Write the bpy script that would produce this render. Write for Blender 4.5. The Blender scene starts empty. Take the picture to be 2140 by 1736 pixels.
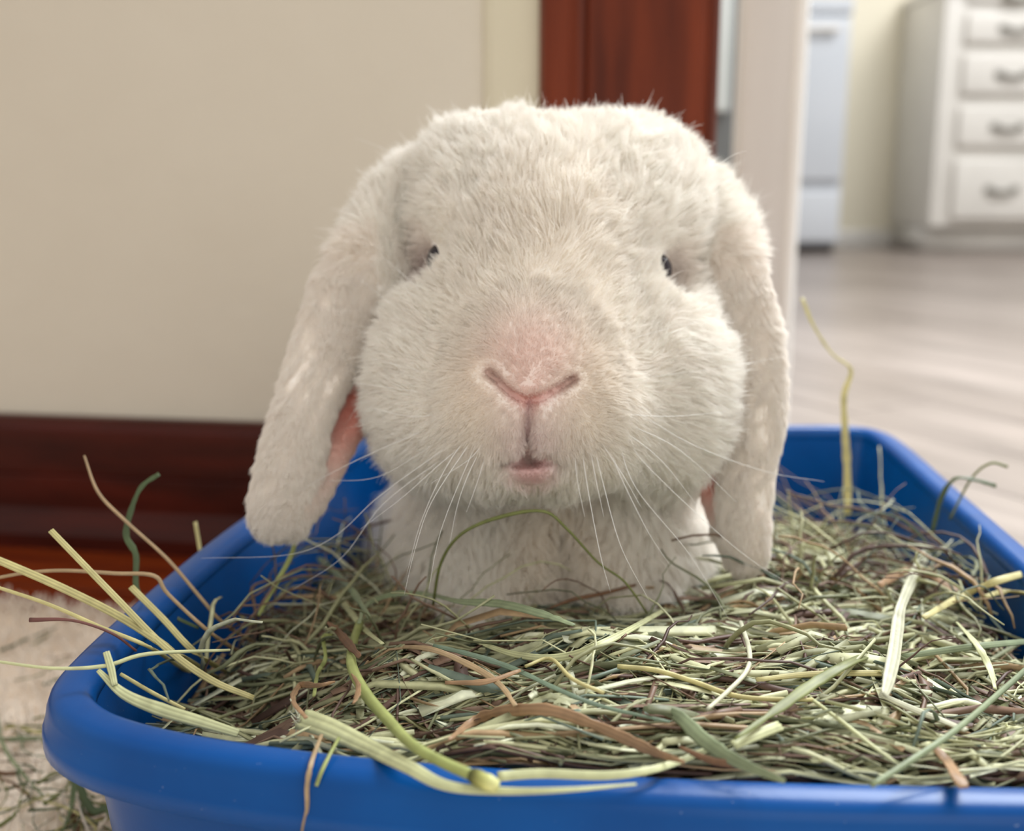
import bpy, math
import numpy as np
from mathutils import Vector, kdtree
rng = np.random.default_rng(7)
SC = bpy.context.scene
COL = SC.collection
# ------------------------------------------------------------------ camera
W, Hh, F = 2140, 1736, 2250.0
CAMH = 0.255
PITCH = math.radians(12.1)
cam = bpy.data.cameras.new('camera')
camo = bpy.data.objects.new('camera', cam)
COL.objects.link(camo)
camo.location = (0, 0, CAMH)
camo.rotation_euler = (math.radians(90) - PITCH, 0, 0)
cam.sensor_fit = 'HORIZONTAL'
cam.sensor_width = 36
cam.lens = F / W * 36
cam.clip_start = 0.01
cam.clip_end = 60
cam.dof.use_dof = True
cam.dof.focus_distance = 0.31
cam.dof.aperture_fstop = 8.0
SC.camera = camo
# ------------------------------------------------------------------ light
SC.view_settings.view_transform = 'Standard'
SC.view_settings.look = 'None'
SC.view_settings.gamma = 1
SC.view_settings.use_curve_mapping = False
SC.view_settings.exposure = 0.05
world = bpy.data.worlds.new('daylight')
SC.world = world
world.use_nodes = True
bg = world.node_tree.nodes['Background']
bg.inputs[0].default_value = (1.0, 0.965, 0.91, 1)
bg.inputs[1].default_value = 0.74
try:
    SC.cycles.use_denoising = True
    SC.cycles.max_bounces = 10
    SC.cycles.diffuse_bounces = 6
    SC.cycles.transmission_bounces = 6
except Exception:
    pass


def area(name, loc, target, sx, sy, power, color):
    l = bpy.data.lights.new(name, 'AREA')
    l.shape = 'RECTANGLE'
    l.size, l.size_y, l.energy, l.color = sx, sy, power, color
    o = bpy.data.objects.new(name, l)
    COL.objects.link(o)
    o.location = loc
    d = Vector(target) - Vector(loc)
    o.rotation_euler = d.to_track_quat('-Z', 'Y').to_euler()
    return o


area('window_light', (0.75, 1.35, 1.6), (0.0, 0.38, 0.12), 1.2, 1.2, 74, (0.93, 0.97, 1.0))
area('kitchen_window_light', (2.2, 2.6, 2.2), (1.2, 3.6, 0.2), 1.4, 1.0, 50, (0.98, 0.99, 1.0))
area('room_fill_light', (0.75, -1.2, 0.95), (-0.1, 0.6, 0.1), 1.5, 1.1, 7, (1.0, 0.97, 0.92))  # added fill from the camera side for the wall and rabbit's front

# ------------------------------------------------------------------ geometry helpers
cp, sp = math.cos(PITCH), math.sin(PITCH)
FW = np.array([0, cp, -sp]); UP = np.array([0, sp, cp]); RT = np.array([1.0, 0, 0])
CO = np.array([0, 0, CAMH])


def ray(u, v):
    return FW + (u - W / 2) / F * RT - (v - Hh / 2) / F * UP


def P(u, v, d):                 # world point that lies d metres ahead of the camera
    return CO + ray(u, v) * d


def G(u, v, z):                 # world point on the level z
    r = ray(u, v)
    return CO + r * ((z - CAMH) / r[2])


def V(u, v, y):                 # world point on the plane Y = y
    r = ray(u, v)
    return CO + r * (y / r[1])


def link(o, parent=None):
    COL.objects.link(o)
    if parent is not None:
        o.parent = parent
        o.matrix_parent_inverse = parent.matrix_world.inverted()
    return o


def mesh_obj(name, verts, faces, mat, parent=None, smooth=True, cols=None):
    me = bpy.data.meshes.new(name)
    verts = np.asarray(verts, dtype=float).reshape(-1, 3)
    off = np.zeros(3)
    if parent is None and len(verts):
        off = np.array([(verts[:, 0].min() + verts[:, 0].max()) / 2, (verts[:, 1].min() + verts[:, 1].max()) / 2, verts[:, 2].min()])
    elif parent is not None:
        off = np.array(parent.location)
    me.from_pydata((verts - off).tolist(), [], [list(map(int, f)) for f in faces])
    if smooth:
        me.polygons.foreach_set('use_smooth', [True] * len(me.polygons))
    if cols is not None:
        a = me.color_attributes.new('col', 'FLOAT_COLOR', 'POINT')
        c = np.ones((len(verts), 4)); c[:, :3] = cols
        a.data.foreach_set('color', c.ravel())
    for m in (mat if isinstance(mat, (list, tuple)) else [mat]):
        me.materials.append(m)
    me.update()
    o = bpy.data.objects.new(name, me)
    if parent is None:
        o.location = off
        COL.objects.link(o)
    else:
        COL.objects.link(o)
        o.parent = parent
    return o


def empty(name, loc, label=None, cat=None, group=None, kind=None):
    o = bpy.data.objects.new(name, None)
    o.empty_display_size = 0.02
    o.location = loc
    COL.objects.link(o)
    tag(o, label, cat, group, kind)
    return o


def tag(o, label=None, cat=None, group=None, kind=None):
    if label: o['label'] = label
    if cat: o['category'] = cat
    if group: o['group'] = group
    if kind: o['kind'] = kind
    return o


def box(x0, x1, y0, y1, z0, z1, bev=0.0):
    """chamfered box as verts/faces"""
    if bev <= 0:
        v = [(x, y, z) for z in (z0, z1) for y in (y0, y1) for x in (x0, x1)]
        f = [(0, 2, 3, 1), (4, 5, 7, 6), (0, 1, 5, 4), (2, 6, 7, 3), (0, 4, 6, 2), (1, 3, 7, 5)]
        return v, f
    import bmesh
    bm = bmesh.new()
    bmesh.ops.create_cube(bm, size=1)
    for q in bm.verts:
        q.co = Vector(((x0 + x1) / 2 + q.co.x * (x1 - x0), (y0 + y1) / 2 + q.co.y * (y1 - y0), (z0 + z1) / 2 + q.co.z * (z1 - z0)))
    bmesh.ops.bevel(bm, geom=bm.edges[:], offset=bev, segments=2, profile=0.6, affect='EDGES')
    bm.verts.index_update()
    v = [tuple(q.co) for q in bm.verts]
    f = [[w.index for w in g.verts] for g in bm.faces]
    bm.free()
    return v, f


def join(parts):
    vs, fs, n = [], [], 0
    for v, f in parts:
        vs += [tuple(q) for q in v]
        fs += [[i + n for i in g] for g in f]
        n += len(v)
    return vs, fs


def extrude_profile(pts, a, b, closed=True):
    """profile pts [(off, z)] swept straight from a to b (xy points); off is measured to the right-hand normal facing the camera"""
    a, b = np.array(a, float), np.array(b, float)
    t = (b - a) / np.linalg.norm(b - a)
    n = np.array([t[1], -t[0]])
    vs = []
    for q in (a, b):
        for o, z in pts:
            vs.append((q[0] + n[0] * o, q[1] + n[1] * o, z))
    k = len(pts)
    fs = [(i, (i + 1) % k, k + (i + 1) % k, k + i) for i in range(k)]
    fs += [tuple(range(k))[::-1], tuple(range(k, 2 * k))]
    return vs, fs


def srgb(r, g, b):
    f = lambda c: ((c / 255 + 0.055) / 1.055) ** 2.4 if c > 10 else c / 255 / 12.92
    return (f(r), f(g), f(b))


def crom(pts, n, closed=False):
    """Catmull-Rom through pts, n samples per segment"""
    p = np.asarray(pts, float)
    k = len(p)
    out = []
    segs = k if closed else k - 1
    for i in range(segs):
        if closed:
            a, b, c, d = p[(i - 1) % k], p[i], p[(i + 1) % k], p[(i + 2) % k]
        else:
            b, c = p[i], p[i + 1]
            a = p[i - 1] if i else 2 * b - c
            d = p[i + 2] if i + 2 < k else 2 * c - b
        for j in range(n):
            t = j / n
            out.append(0.5 * (2 * b + (c - a) * t + (2 * a - 5 * b + 4 * c - d) * t * t + (3 * b - a - 3 * c + d) * t ** 3))
    if not closed:
        out.append(p[-1])
    return np.array(out)


# ------------------------------------------------------------------ materials
def new_mat(name):
    m = bpy.data.materials.new(name)
    m.use_nodes = True
    nt = m.node_tree
    return m, nt, nt.nodes['Principled BSDF']


def N(nt, t, **kw):
    n = nt.nodes.new(t)
    for k, v in kw.items():
        if k.startswith('i_'):
            n.inputs[k[2:].replace('_', ' ')].default_value = v
        else:
            setattr(n, k, v)
    return n


def mat_noise(name, c1, c2, scale=(1, 1, 1), nscale=8.0, detail=4, rough=0.6, bump=0.0, bscale=60.0, ramp=(0.35, 0.65), spec=0.5, coat=0.0, bdist=0.002):
    m, nt, p = new_mat(name)
    tc = N(nt, 'ShaderNodeTexCoord')
    mp = N(nt, 'ShaderNodeMapping')
    mp.inputs['Scale'].default_value = scale
    nt.links.new(tc.outputs['Object'], mp.inputs['Vector'])
    nz = N(nt, 'ShaderNodeTexNoise')
    nz.inputs['Scale'].default_value = nscale
    nz.inputs['Detail'].default_value = detail
    nt.links.new(mp.outputs[0], nz.inputs['Vector'])
    cr = N(nt, 'ShaderNodeValToRGB')
    cr.color_ramp.elements[0].position, cr.color_ramp.elements[1].position = ramp
    cr.color_ramp.elements[0].color = (*c1, 1)
    cr.color_ramp.elements[1].color = (*c2, 1)
    nt.links.new(nz.outputs['Fac'], cr.inputs[0])
    nt.links.new(cr.outputs[0], p.inputs['Base Color'])
    p.inputs['Roughness'].default_value = rough
    p.inputs['Specular IOR Level'].default_value = spec
    p.inputs['Coat Weight'].default_value = coat
    p.inputs['Coat Roughness'].default_value = 0.15
    if bump:
        n2 = N(nt, 'ShaderNodeTexNoise')
        n2.inputs['Scale'].default_value = bscale
        n2.inputs['Detail'].default_value = 5
        nt.links.new(mp.outputs[0], n2.inputs['Vector'])
        bp = N(nt, 'ShaderNodeBump')
        bp.inputs['Strength'].default_value = bump
        bp.inputs['Distance'].default_value = bdist
        nt.links.new(n2.outputs['Fac'], bp.inputs['Height'])
        nt.links.new(bp.outputs[0], p.inputs['Normal'])
    return m


def mat_attr(name, rough=0.6, transl=0.3, spec=0.3, streak=0.0, gain=1.0):
    """colour from the 'col' attribute, light passing through thin matter"""
    m, nt, p = new_mat(name)
    at = N(nt, 'ShaderNodeAttribute', attribute_name='col')
    src = at.outputs['Color']
    if streak:
        tc = N(nt, 'ShaderNodeTexCoord')
        nz = N(nt, 'ShaderNodeTexNoise')
        nz.inputs['Scale'].default_value = 260
        nz.inputs['Detail'].default_value = 3
        nt.links.new(tc.outputs['Object'], nz.inputs['Vector'])
        mr = N(nt, 'ShaderNodeMapRange')
        mr.inputs['From Min'].default_value = 0.3
        mr.inputs['From Max'].default_value = 0.7
        mr.inputs['To Min'].default_value = 1 - streak
        mr.inputs['To Max'].default_value = 1 + streak * 0.5
        nt.links.new(nz.outputs['Fac'], mr.inputs['Value'])
        vm = N(nt, 'ShaderNodeVectorMath', operation='SCALE')
        nt.links.new(src, vm.inputs[0])
        nt.links.new(mr.outputs[0], vm.inputs['Scale'])
        src = vm.outputs[0]
    nt.links.new(src, p.inputs['Base Color'])
    p.inputs['Roughness'].default_value = rough
    p.inputs['Specular IOR Level'].default_value = spec
    if transl > 0:
        tr = N(nt, 'ShaderNodeBsdfTranslucent')
        nt.links.new(src, tr.inputs['Color'])
        mx = N(nt, 'ShaderNodeMixShader')
        mx.inputs[0].default_value = transl
        out = nt.nodes['Material Output']
        nt.links.new(p.outputs[0], mx.inputs[1])
        nt.links.new(tr.outputs[0], mx.inputs[2])
        nt.links.new(mx.outputs[0], out.inputs['Surface'])
    return m


M_wall = mat_noise('cream_plaster', srgb(215, 205, 188), srgb(221, 212, 196), nscale=3, rough=0.75, bump=0.25, bscale=30, spec=0.25, bdist=0.004)
M_kwall = mat_noise('kitchen_cream_paint', srgb(230, 223, 202), srgb(236, 230, 210), nscale=2, rough=0.6)
M_mahog = mat_noise('mahogany_upright', srgb(72, 26, 11), srgb(124, 52, 24), scale=(14, 14, 1.2), nscale=4, detail=7, rough=0.38, ramp=(0.3, 0.75), bump=0.05, coat=0.0, spec=.22)
M_mahog_h = mat_noise('mahogany_baseboard', srgb(50, 11, 4), srgb(84, 24, 10), scale=(1.5, 14, 14), nscale=4, detail=7, rough=0.35, ramp=(0.3, 0.75), bump=0.05, coat=0.0, spec=.22)
M_orange = mat_noise('varnished_floorboard', srgb(96, 30, 6), srgb(138, 56, 14), scale=(2, 20, 1), nscale=5, detail=6, rough=0.3, spec=.3)
M_white = mat_noise('white_gloss_paint', srgb(214, 211, 205), srgb(222, 219, 213), nscale=5, rough=0.3, bump=0.03)
M_post = mat_noise('off_white_door_paint', srgb(214, 208, 202), srgb(222, 217, 211), scale=(6, 6, .6), nscale=5, rough=0.45, bump=0.03)
M_appl = mat_noise('appliance_enamel', srgb(196, 202, 210), srgb(204, 209, 216), nscale=2, rough=0.22)
M_dark = mat_noise('gap_shade_dark', srgb(26, 25, 26), srgb(34, 33, 34), nscale=4, rough=0.7)
M_grey = mat_noise('grey_cupboard_paint', srgb(92, 94, 94), srgb(102, 104, 104), nscale=3, rough=0.5)
M_pale = mat_noise('pale_grey_panel', srgb(176, 180, 178), srgb(186, 190, 188), nscale=3, rough=0.35)
M_handle = mat_noise('pewter_pull', srgb(120, 118, 112), srgb(140, 138, 130), nscale=30, rough=0.4)
M_handle.node_tree.nodes['Principled BSDF'].inputs['Metallic'].default_value = 0.4
M_rug = mat_noise('cream_wool', srgb(226, 210, 194), srgb(244, 232, 218), nscale=60, rough=0.95, bump=0.4, bscale=300)
M_under = mat_noise('subfloor', srgb(90, 80, 72), srgb(100, 90, 80), nscale=5, rough=0.8)

# laminate: each plank has its own tone
LAM = []
for k in range(5):
    g = [0, -7, 5, -3, 8][k]
    LAM.append(mat_noise('laminate_plank_%s' % 'abcde'[k], srgb(114 + g, 104 + g, 98 + g), srgb(148 + g, 136 + g, 129 + g), scale=(1.1, 9, 1), nscale=3.2, detail=5, rough=0.32, ramp=(0.3, 0.7), bump=0.04))

# blue tray plastic
M_blue, nt, p = new_mat('blue_moulded_plastic')
tc = N(nt, 'ShaderNodeTexCoord')
nz = N(nt, 'ShaderNodeTexNoise'); nz.inputs['Scale'].default_value = 25; nz.inputs['Detail'].default_value = 6
nt.links.new(tc.outputs['Object'], nz.inputs['Vector'])
cr = N(nt, 'ShaderNodeValToRGB')
cr.color_ramp.elements[0].position = .3; cr.color_ramp.elements[1].position = .75
cr.color_ramp.elements[0].color = (*srgb(0, 66, 132), 1); cr.color_ramp.elements[1].color = (*srgb(0, 78, 150), 1)
nt.links.new(nz.outputs['Fac'], cr.inputs[0])
vo = N(nt, 'ShaderNodeTexNoise'); vo.inputs['Scale'].default_value = 700; vo.inputs['Detail'].default_value = 2
nt.links.new(tc.outputs['Object'], vo.inputs['Vector'])
dr = N(nt, 'ShaderNodeValToRGB'); dr.color_ramp.elements[0].position = .74; dr.color_ramp.elements[1].position = .80
dr.color_ramp.elements[0].color = (0, 0, 0, 1); dr.color_ramp.elements[1].color = (.5, .5, .5, 1)
nt.links.new(vo.outputs['Fac'], dr.inputs[0])
mx = N(nt, 'ShaderNodeMix', data_type='RGBA')
nt.links.new(dr.outputs[0], mx.inputs[0]); nt.links.new(cr.outputs[0], mx.inputs[6])
mx.inputs[7].default_value = (*srgb(150, 165, 190), 1)
nt.links.new(mx.outputs[2], p.inputs['Base Color'])
p.inputs['Roughness'].default_value = 0.3
p.inputs['Specular IOR Level'].default_value = 0.22
p.inputs['Subsurface Weight'].default_value = 0.0
nb = N(nt, 'ShaderNodeTexNoise'); nb.inputs['Scale'].default_value = 90; nb.inputs['Detail'].default_value = 4
nt.links.new(tc.outputs['Object'], nb.inputs['Vector'])
bp = N(nt, 'ShaderNodeBump'); bp.inputs['Strength'].default_value = .08; bp.inputs['Distance'].default_value = .001
nt.links.new(nb.outputs['Fac'], bp.inputs['Height']); nt.links.new(bp.outputs[0], p.inputs['Normal'])

M_hay = mat_attr('dried_hay', rough=0.5, transl=0.15, spec=0.35, streak=0.22)
M_stem = mat_attr('hay_stem_fibre', rough=0.45, transl=0.12, spec=0.35, streak=0.12)
M_skin = mat_attr('rabbit_skin', rough=0.8, transl=0.0, spec=0.15)
M_skin.node_tree.nodes['Principled BSDF'].inputs['Subsurface Weight'].default_value = 0.0
M_fur = mat_attr('rabbit_fur', rough=0.6, transl=0.38, spec=0.25)
M_whisker = mat_noise('whisker_hair', srgb(238, 236, 232), srgb(246, 244, 240), nscale=10, rough=0.35)
M_eye, nt, p = new_mat('dark_eye')
p.inputs['Base Color'].default_value = (0.020, 0.014, 0.020, 1); p.inputs['Roughness'].default_value = 0.22; p.inputs['Specular IOR Level'].default_value = 0.3
M_pile = mat_attr('rug_pile', rough=0.9, transl=0.25, spec=0.1)

# ------------------------------------------------------------------ setting
# left wall: runs along its baseboard, seen nearly square-on
wa = G(0, 862, 0.094)[:2]; wb = G(570, 881, 0.094)[:2]
wd = (wb - wa) / np.linalg.norm(wb - wa)
we = wa + wd * ((V(1128, 400, wb[1] - .01)[0] - .0 - wa[0]) / wd[0])       # at the mahogany upright
ws = wa - wd * 1.2
corner = wa + wd * ((V(1012, 400, wb[1] - .01)[0] - wa[0]) / wd[0])
nrm = np.array([wd[1], -wd[0]])
if nrm[1] > 0: nrm = -nrm
TH = 0.11
back = -nrm * TH


def slab(a, b, z0, z1, th, name, mat):
    a, b = np.array(a), np.array(b)
    t = (b - a) / np.linalg.norm(b - a); n = np.array([t[1], -t[0]])
    if n[1] > 0: n = -n
    q = [a, b, b - n * th, a - n * th]
    v = [(x, y, z) for z in (z0, z1) for x, y in q]
    f = [(0, 1, 2, 3), (4, 7, 6, 5), (0, 4, 5, 1), (1, 5, 6, 2), (2, 6, 7, 3), (3, 7, 4, 0)]
    o = mesh_obj(name, v, f, mat, smooth=False)
    return o


tag(slab(ws, corner, 0, 2.4, TH, 'wall_left', M_wall), 'cream plastered wall above the dark baseboard', None, kind='structure')
# narrow plaster return between wall and door trim: stands slightly proud, rounded arris
c2 = corner + nrm * 0.006
pv = []
pr = [(-TH, 0), (0.0, 0), (0.004, 0.002), (0.006, 0.006)]
# return as a vertical strip with a soft front arris
t = wd
strip = [corner - nrm * TH * 0.9, corner, corner + nrm * .004 + t * .002, corner + nrm * .006 + t * .007, we + nrm * .006, we - nrm * TH * 0.9]
v = [(x, y, z) for z in (0, 2.4) for x, y in strip]
k = len(strip)
f = [(i, (i + 1) % k, k + (i + 1) % k, k + i) for i in range(k)] + [tuple(range(k))[::-1], tuple(range(k, 2 * k))]
M_ret = mat_noise('warm_plaster_return', srgb(214, 204, 178), srgb(220, 211, 187), nscale=3, rough=0.7)
tag(mesh_obj('wall_back', v, f, M_ret, smooth=False), 'narrow cream plaster return beside the mahogany door trim', None, kind='structure')

# baseboard: flat board with eased top, stepped shoe moulding
prof = [(0, 0), (0.026, 0), (0.026, 0.012), (0.023, 0.019), (0.017, 0.024), (0.0155, 0.029), (0.0155, 0.052), (0.0145, 0.053), (0.0155, 0.055), (0.0155, 0.086), (0.013, 0.091), (0.008, 0.094), (0, 0.094)]
v, f = extrude_profile([(o, z) for o, z in prof], ws, we)
bb = mesh_obj('baseboard_left', v, f, M_mahog_h, smooth=False)
tag(bb, 'dark mahogany baseboard with stepped shoe moulding below the cream wall', None, kind='structure')

# mahogany upright door trim (architrave): moulded in plan, swept upwards
t = wd
a0 = we + nrm * 0.0
WID = (V(1485, 300, we[1])[0] - we[0]) / t[0]
plan = [(0, -.11), (0, .010), (.003, .016), (.010, .019), (.018, .019), (.024, .014), (.029, .012), (.031, .017), (WID - .012, .020), (WID - .008, .017), (WID - .006, .013), (WID - .002, .013), (WID, .009), (WID, -.11)]
v = []
for z in (0, 2.2):
    for s, o in plan:
        q = a0 + t * s + nrm * o
        v.append((q[0], q[1], z))
k = len(plan)
f = [(i, (i + 1) % k, k + (i + 1) % k, k + i) for i in range(k)] + [tuple(range(k))[::-1], tuple(range(k, 2 * k))]
tag(mesh_obj('trim_1', v, f, M_mahog, smooth=False), 'polished mahogany upright door trim behind the rabbit', None, kind='structure')

# white painted door post beyond, with a rounded bead and a strike plate
yp = 1.05
x0 = V(1540, 400, yp)[0]; x1 = V(1646, 440, yp)[0]; x2 = V(1670, 440, yp)[0]
post = empty('door_1', ((x0 + x1) / 2, yp, 0), 'off white door seen edge-on beyond the mahogany trim', None, None, 'structure')
v, f = box(x0, x1, yp, yp + .035, 0, 2.1, .004)
mesh_obj('leaf', v, f, M_post, post)
bead = []
pr = [(x1 - .001, yp + .02), (x1 - .001, yp + .001), (x1 + .001, yp - .003), (x1 + .004, yp - .0045), (x2 - .002, yp - .003), (x2, yp + .001), (x2, yp + .035), (x1, yp + .035)]
k = len(pr)
v = [(x, y, z) for z in (0, 2.1) for x, y in pr]
f = [(i, (i + 1) % k, k + (i + 1) % k, k + i) for i in range(k)] + [tuple(range(k))[::-1], tuple(range(k, 2 * k))]
M_highlight = mat_noise('bead_highlight_white', srgb(244, 243, 240), srgb(250, 249, 246), nscale=5, rough=0.12)  # bead whiter than the door: the window's highlight is in its colour
b_ = mesh_obj('edge_strip', v, f, M_highlight, post, smooth=False)
b_['label'] = 'white edge strip with its highlight in the colour'

# grey cupboard glimpsed through the gap
yg = 1.9
gx0, gx1 = V(1440, 100, yg)[0], V(1600, 100, yg)[0]
g = empty('grey_cupboard', ((gx0 + gx1) / 2, yg + .2, 0), 'dark grey cupboard with a pale upper panel, glimpsed between mahogany trim and white door', 'cupboard')
v, f = box(gx0, gx1, yg, yg + .4, 0, 2.0, .003)
mesh_obj('carcass', v, f, M_grey, g)
z_low = V(1510, 235, yg)[2]
v, f = box(V(1440, 0, yg)[0], V(1527, 60, yg)[0], yg - .02, yg - .001, z_low, 1.95, .004)
o = mesh_obj('upper_panel', v, f, M_pale, g); o['label'] = 'pale glossy grey upper panel'

# kitchen back wall and skirting
ky = 4.6
kx0, kx1 = 0.2, 4.2
v, f = box(kx0, kx1, ky, ky + .1, 0, 2.6)
tag(mesh_obj('wall_kitchen', v, f, M_kwall, smooth=False), 'cream yellow kitchen wall between white appliance and drawer cabinet', None, kind='structure')
v, f = extrude_profile([(0, 0), (.015, 0), (.015, .055), (.010, .066), (0, .070)], (kx0, ky), (kx1, ky))
tag(mesh_obj('baseboard_kitchen', v, f, M_white, smooth=False), 'white skirting along the kitchen wall', None, kind='structure')

# white appliance
ay = 4.15
ax1 = V(1764, 300, ay)[0]; ax0 = ax1 - .60
A = empty('kitchen_appliance', ((ax0 + ax1) / 2, ay + .25, 0), 'white floor standing kitchen appliance with a front door and lower drawer', 'appliance')
v, f = box(ax0, ax1, ay, ky - .02, .03, .92, .006)
mesh_obj('body', v, f, M_appl, A)
zt = lambda y: V(1700, y, ay)[2]
v, f = box(ax0 + .006, ax1 - .006, ay - .022, ay - .001, zt(378), zt(42), .008)
dr_ = mesh_obj('door', v, f, M_appl, A)
v, f = box(ax0 + .05, ax1 - .05, ay - .055, ay - .040, zt(42) - .045, zt(42) - .025, .006)
v2, f2 = box(ax0 + .07, ax0 + .085, ay - .045, ay - .020, zt(42) - .045, zt(42) - .025)
v3, f3 = box(ax1 - .085, ax1 - .07, ay - .045, ay - .020, zt(42) - .045, zt(42) - .025)
vv, ff = join([(v, f), (v2, f2), (v3, f3)])
h_ = mesh_obj('handle', vv, ff, M_white, A)
v, f = box(ax0 + .006, ax1 - .006, ay - .022, ay - .001, zt(505), zt(398), .008)
mesh_obj('drawer', v, f, M_appl, A)
v, f = box(ax0, ax1, ay - .015, ay - .001, zt(28), .92, .004)
mesh_obj('control_panel', v, f, M_appl, A)
v, f = box(ax0 + .02, ax1 - .01, ay + .03, ky - .05, 0.0, .03)
o = mesh_obj('gap_shade', v, f, M_dark, A); o['label'] = 'dark block for the shade in the gap below'  # dark colour stands in for the shade under the appliance

# drawer cabinet
cy = 4.15
cx0 = V(1941, 465, cy)[0]; cx1 = cx0 + .50
Cb = empty('drawer_cabinet', ((cx0 + cx1) / 2, cy + .2, 0), 'white kitchen base cabinet with a stack of drawers and pewter pulls', 'cabinet')
zc = lambda y: V(2050, y, cy)[2]
zb = zc(474)
v, f = box(cx0, cx1, cy, ky - .02, zb, .95, .004)
mesh_obj('carcass', v, f, M_white, Cb)
v, f = box(cx0 + .01, cx1, cy + .05, ky - .02, 0, zb)
mesh_obj('toe_kick', v, f, M_white, Cb)
v, f = box(cx0 - .01, cx1, cy - .03, ky, .95, .98, .005)
mesh_obj('worktop', v, f, M_white, Cb)
rows = [(458, 332), (307, 222), (198, 112), (92, 28), (5, -65), (-95, -200)]
dx0 = cx0 + .075; dx1 = dx0 + .36
proto = None
for i, (yb, yt) in enumerate(rows):
    z0, z1 = zc(yb), zc(yt)
    if z1 > .94: z1 = .94
    if z1 - z0 < .02: continue
    v, f = box(dx0, dx1, cy - .022, cy - .001, z0, z1, .009)
    d_ = mesh_obj('drawer', v, f, M_white, Cb)
    hc = (dx0 + dx1) / 2; hz = (z0 + z1) / 2
    # bail pull: two rosettes and a drooping bar
    parts = []
    for sx in (-1, 1):
        parts.append(box(hc + sx * .05 - .014, hc + sx * .05 + .014, cy - .030, cy - .021, hz - .012, hz + .012, .003))
    for j in range(8):
        a = -.05 + .1 * j / 8; b = -.05 + .1 * (j + 1) / 8
        za = hz - .012 * (1 - (a / .05) ** 2); zb2 = hz - .012 * (1 - (b / .05) ** 2); zz = (za + zb2) / 2
        parts.append(box(hc + a, hc + b, cy - .044, cy - .030, zz - .006, zz + .006, .001))
    v, f = join(parts)
    hh = mesh_obj('drawer_pull', v, f, M_handle, None)
    COL.objects.unlink(hh); COL.objects.link(hh)
    w_ = np.array(hh.location)
    hh.parent = d_
    hh.location = Vector(w_) - Vector(Cb.location)

# kitchen laminate floor: planks with their own edges, children of the floor
fl = empty('floor', (1.2, 2.6, 0), 'grey brown laminate floor running from the doorway into the kitchen', None, None, 'structure')
v, f = box(-1.5, 4.2, .2, 4.6, -.03, -.009)
mesh_obj('underlay', v, f, M_under, fl, smooth=False)
pw, pl = .128, 1.1
ang = math.radians(118)
tx, ty = math.cos(ang), math.sin(ang)
nx, ny = -ty, tx
v0, f0 = box(-pl / 2 + .0008, pl / 2 - .0008, -pw / 2 + .0008, pw / 2 - .0008, -.009, 0, .0012)
pm = []
for m in LAM:
    me = bpy.data.meshes.new('plank'); me.from_pydata([tuple(q) for q in v0], [], f0); me.materials.append(m); pm.append(me)
count = 0
for i in range(-32, 32):
    for j in range(-5, 6):
        off = ((i * 0.377) % 1) * pl
        cx_ = 1.6 + nx * i * pw + tx * (j * pl + off)
        cy_ = 2.6 + ny * i * pw + ty * (j * pl + off)
        # keep what the room could show: beyond the wall line and right of it
        if cy_ > 4.75 or cx_ > 3.4: continue
        ends = [(cx_ + sx_ * tx * pl / 2, cy_ + sx_ * ty * pl / 2) for sx_ in (-1, 1)]
        if min(e[1] for e in ends) < -.1: continue
        if all((np.array(e) - corner) @ nrm > .02 and e[0] < .08 for e in ends): continue
        o = bpy.data.objects.new('plank', pm[(i * 7 + j * 3) % 5])
        COL.objects.link(o); o.parent = fl
        o.location = (cx_ - 1.2, cy_ - 2.6, 0)
        o.rotation_euler = (0, 0, ang)
        count += 1
print('planks', count)

# living room boards in front of the wall
lf = empty('floor_living', (-.3, .5, 0), 'orange varnished floorboards between rug and dark baseboard', None, None, 'structure')
v0, f0 = box(-1.5, .50, -.0365, .0365, -.008, .0015, .001)
me = bpy.data.meshes.new('floorboard'); me.from_pydata([tuple(q) for q in v0], [], f0); me.materials.append(M_orange)
for i in range(16):
    q = corner + nrm * (.02 + .0375 + i * .075)
    if q[1] < -.5: break
    o = bpy.data.objects.new('floorboard', me)
    COL.objects.link(o); o.parent = lf
    o.location = (q[0] - wd[0] * .45 + .3, q[1] - wd[1] * .45 - .5, 0)
    o.rotation_euler = (0, 0, math.atan2(wd[1], wd[0]))

# ------------------------------------------------------------------ litter tray
RZ = 0.120
px_out = [(84, 1475), (82, 1432), (116, 1394), (200, 1315), (320, 1212), (460, 1103), (600, 1010), (715, 932), (765, 903), (830, 893), (1000, 889), (1300, 886), (1620, 884),
          (1780, 885), (1845, 893), (1900, 925), (2000, 1010), (2140, 1128)]
out = [G(u, v_, RZ)[:2] for u, v_ in px_out]
dR = out[-1] - out[-2]; dR /= np.linalg.norm(dR)
fr = [G(u, v_, RZ)[:2] for u, v_ in [(2140, 1694), (1700, 1686), (1200, 1664), (740, 1628), (400, 1584), (220, 1546), (130, 1512)]]
dF = fr[0] - fr[1]; dF /= np.linalg.norm(dF)
A_ = np.array([[dR[0], -dF[0]], [dR[1], -dF[1]]])
s = np.linalg.solve(A_, fr[0] - out[-1])
cornerR = out[-1] + dR * s[0]
r_ = .03
out += [out[-1] + dR * (s[0] * .5), cornerR - dR * r_ * 1.6, cornerR - dR * r_ * .45 - dF * r_ * .45, cornerR - dF * r_ * 1.6]
out += fr
ring = crom(out, 8, closed=True)
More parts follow.
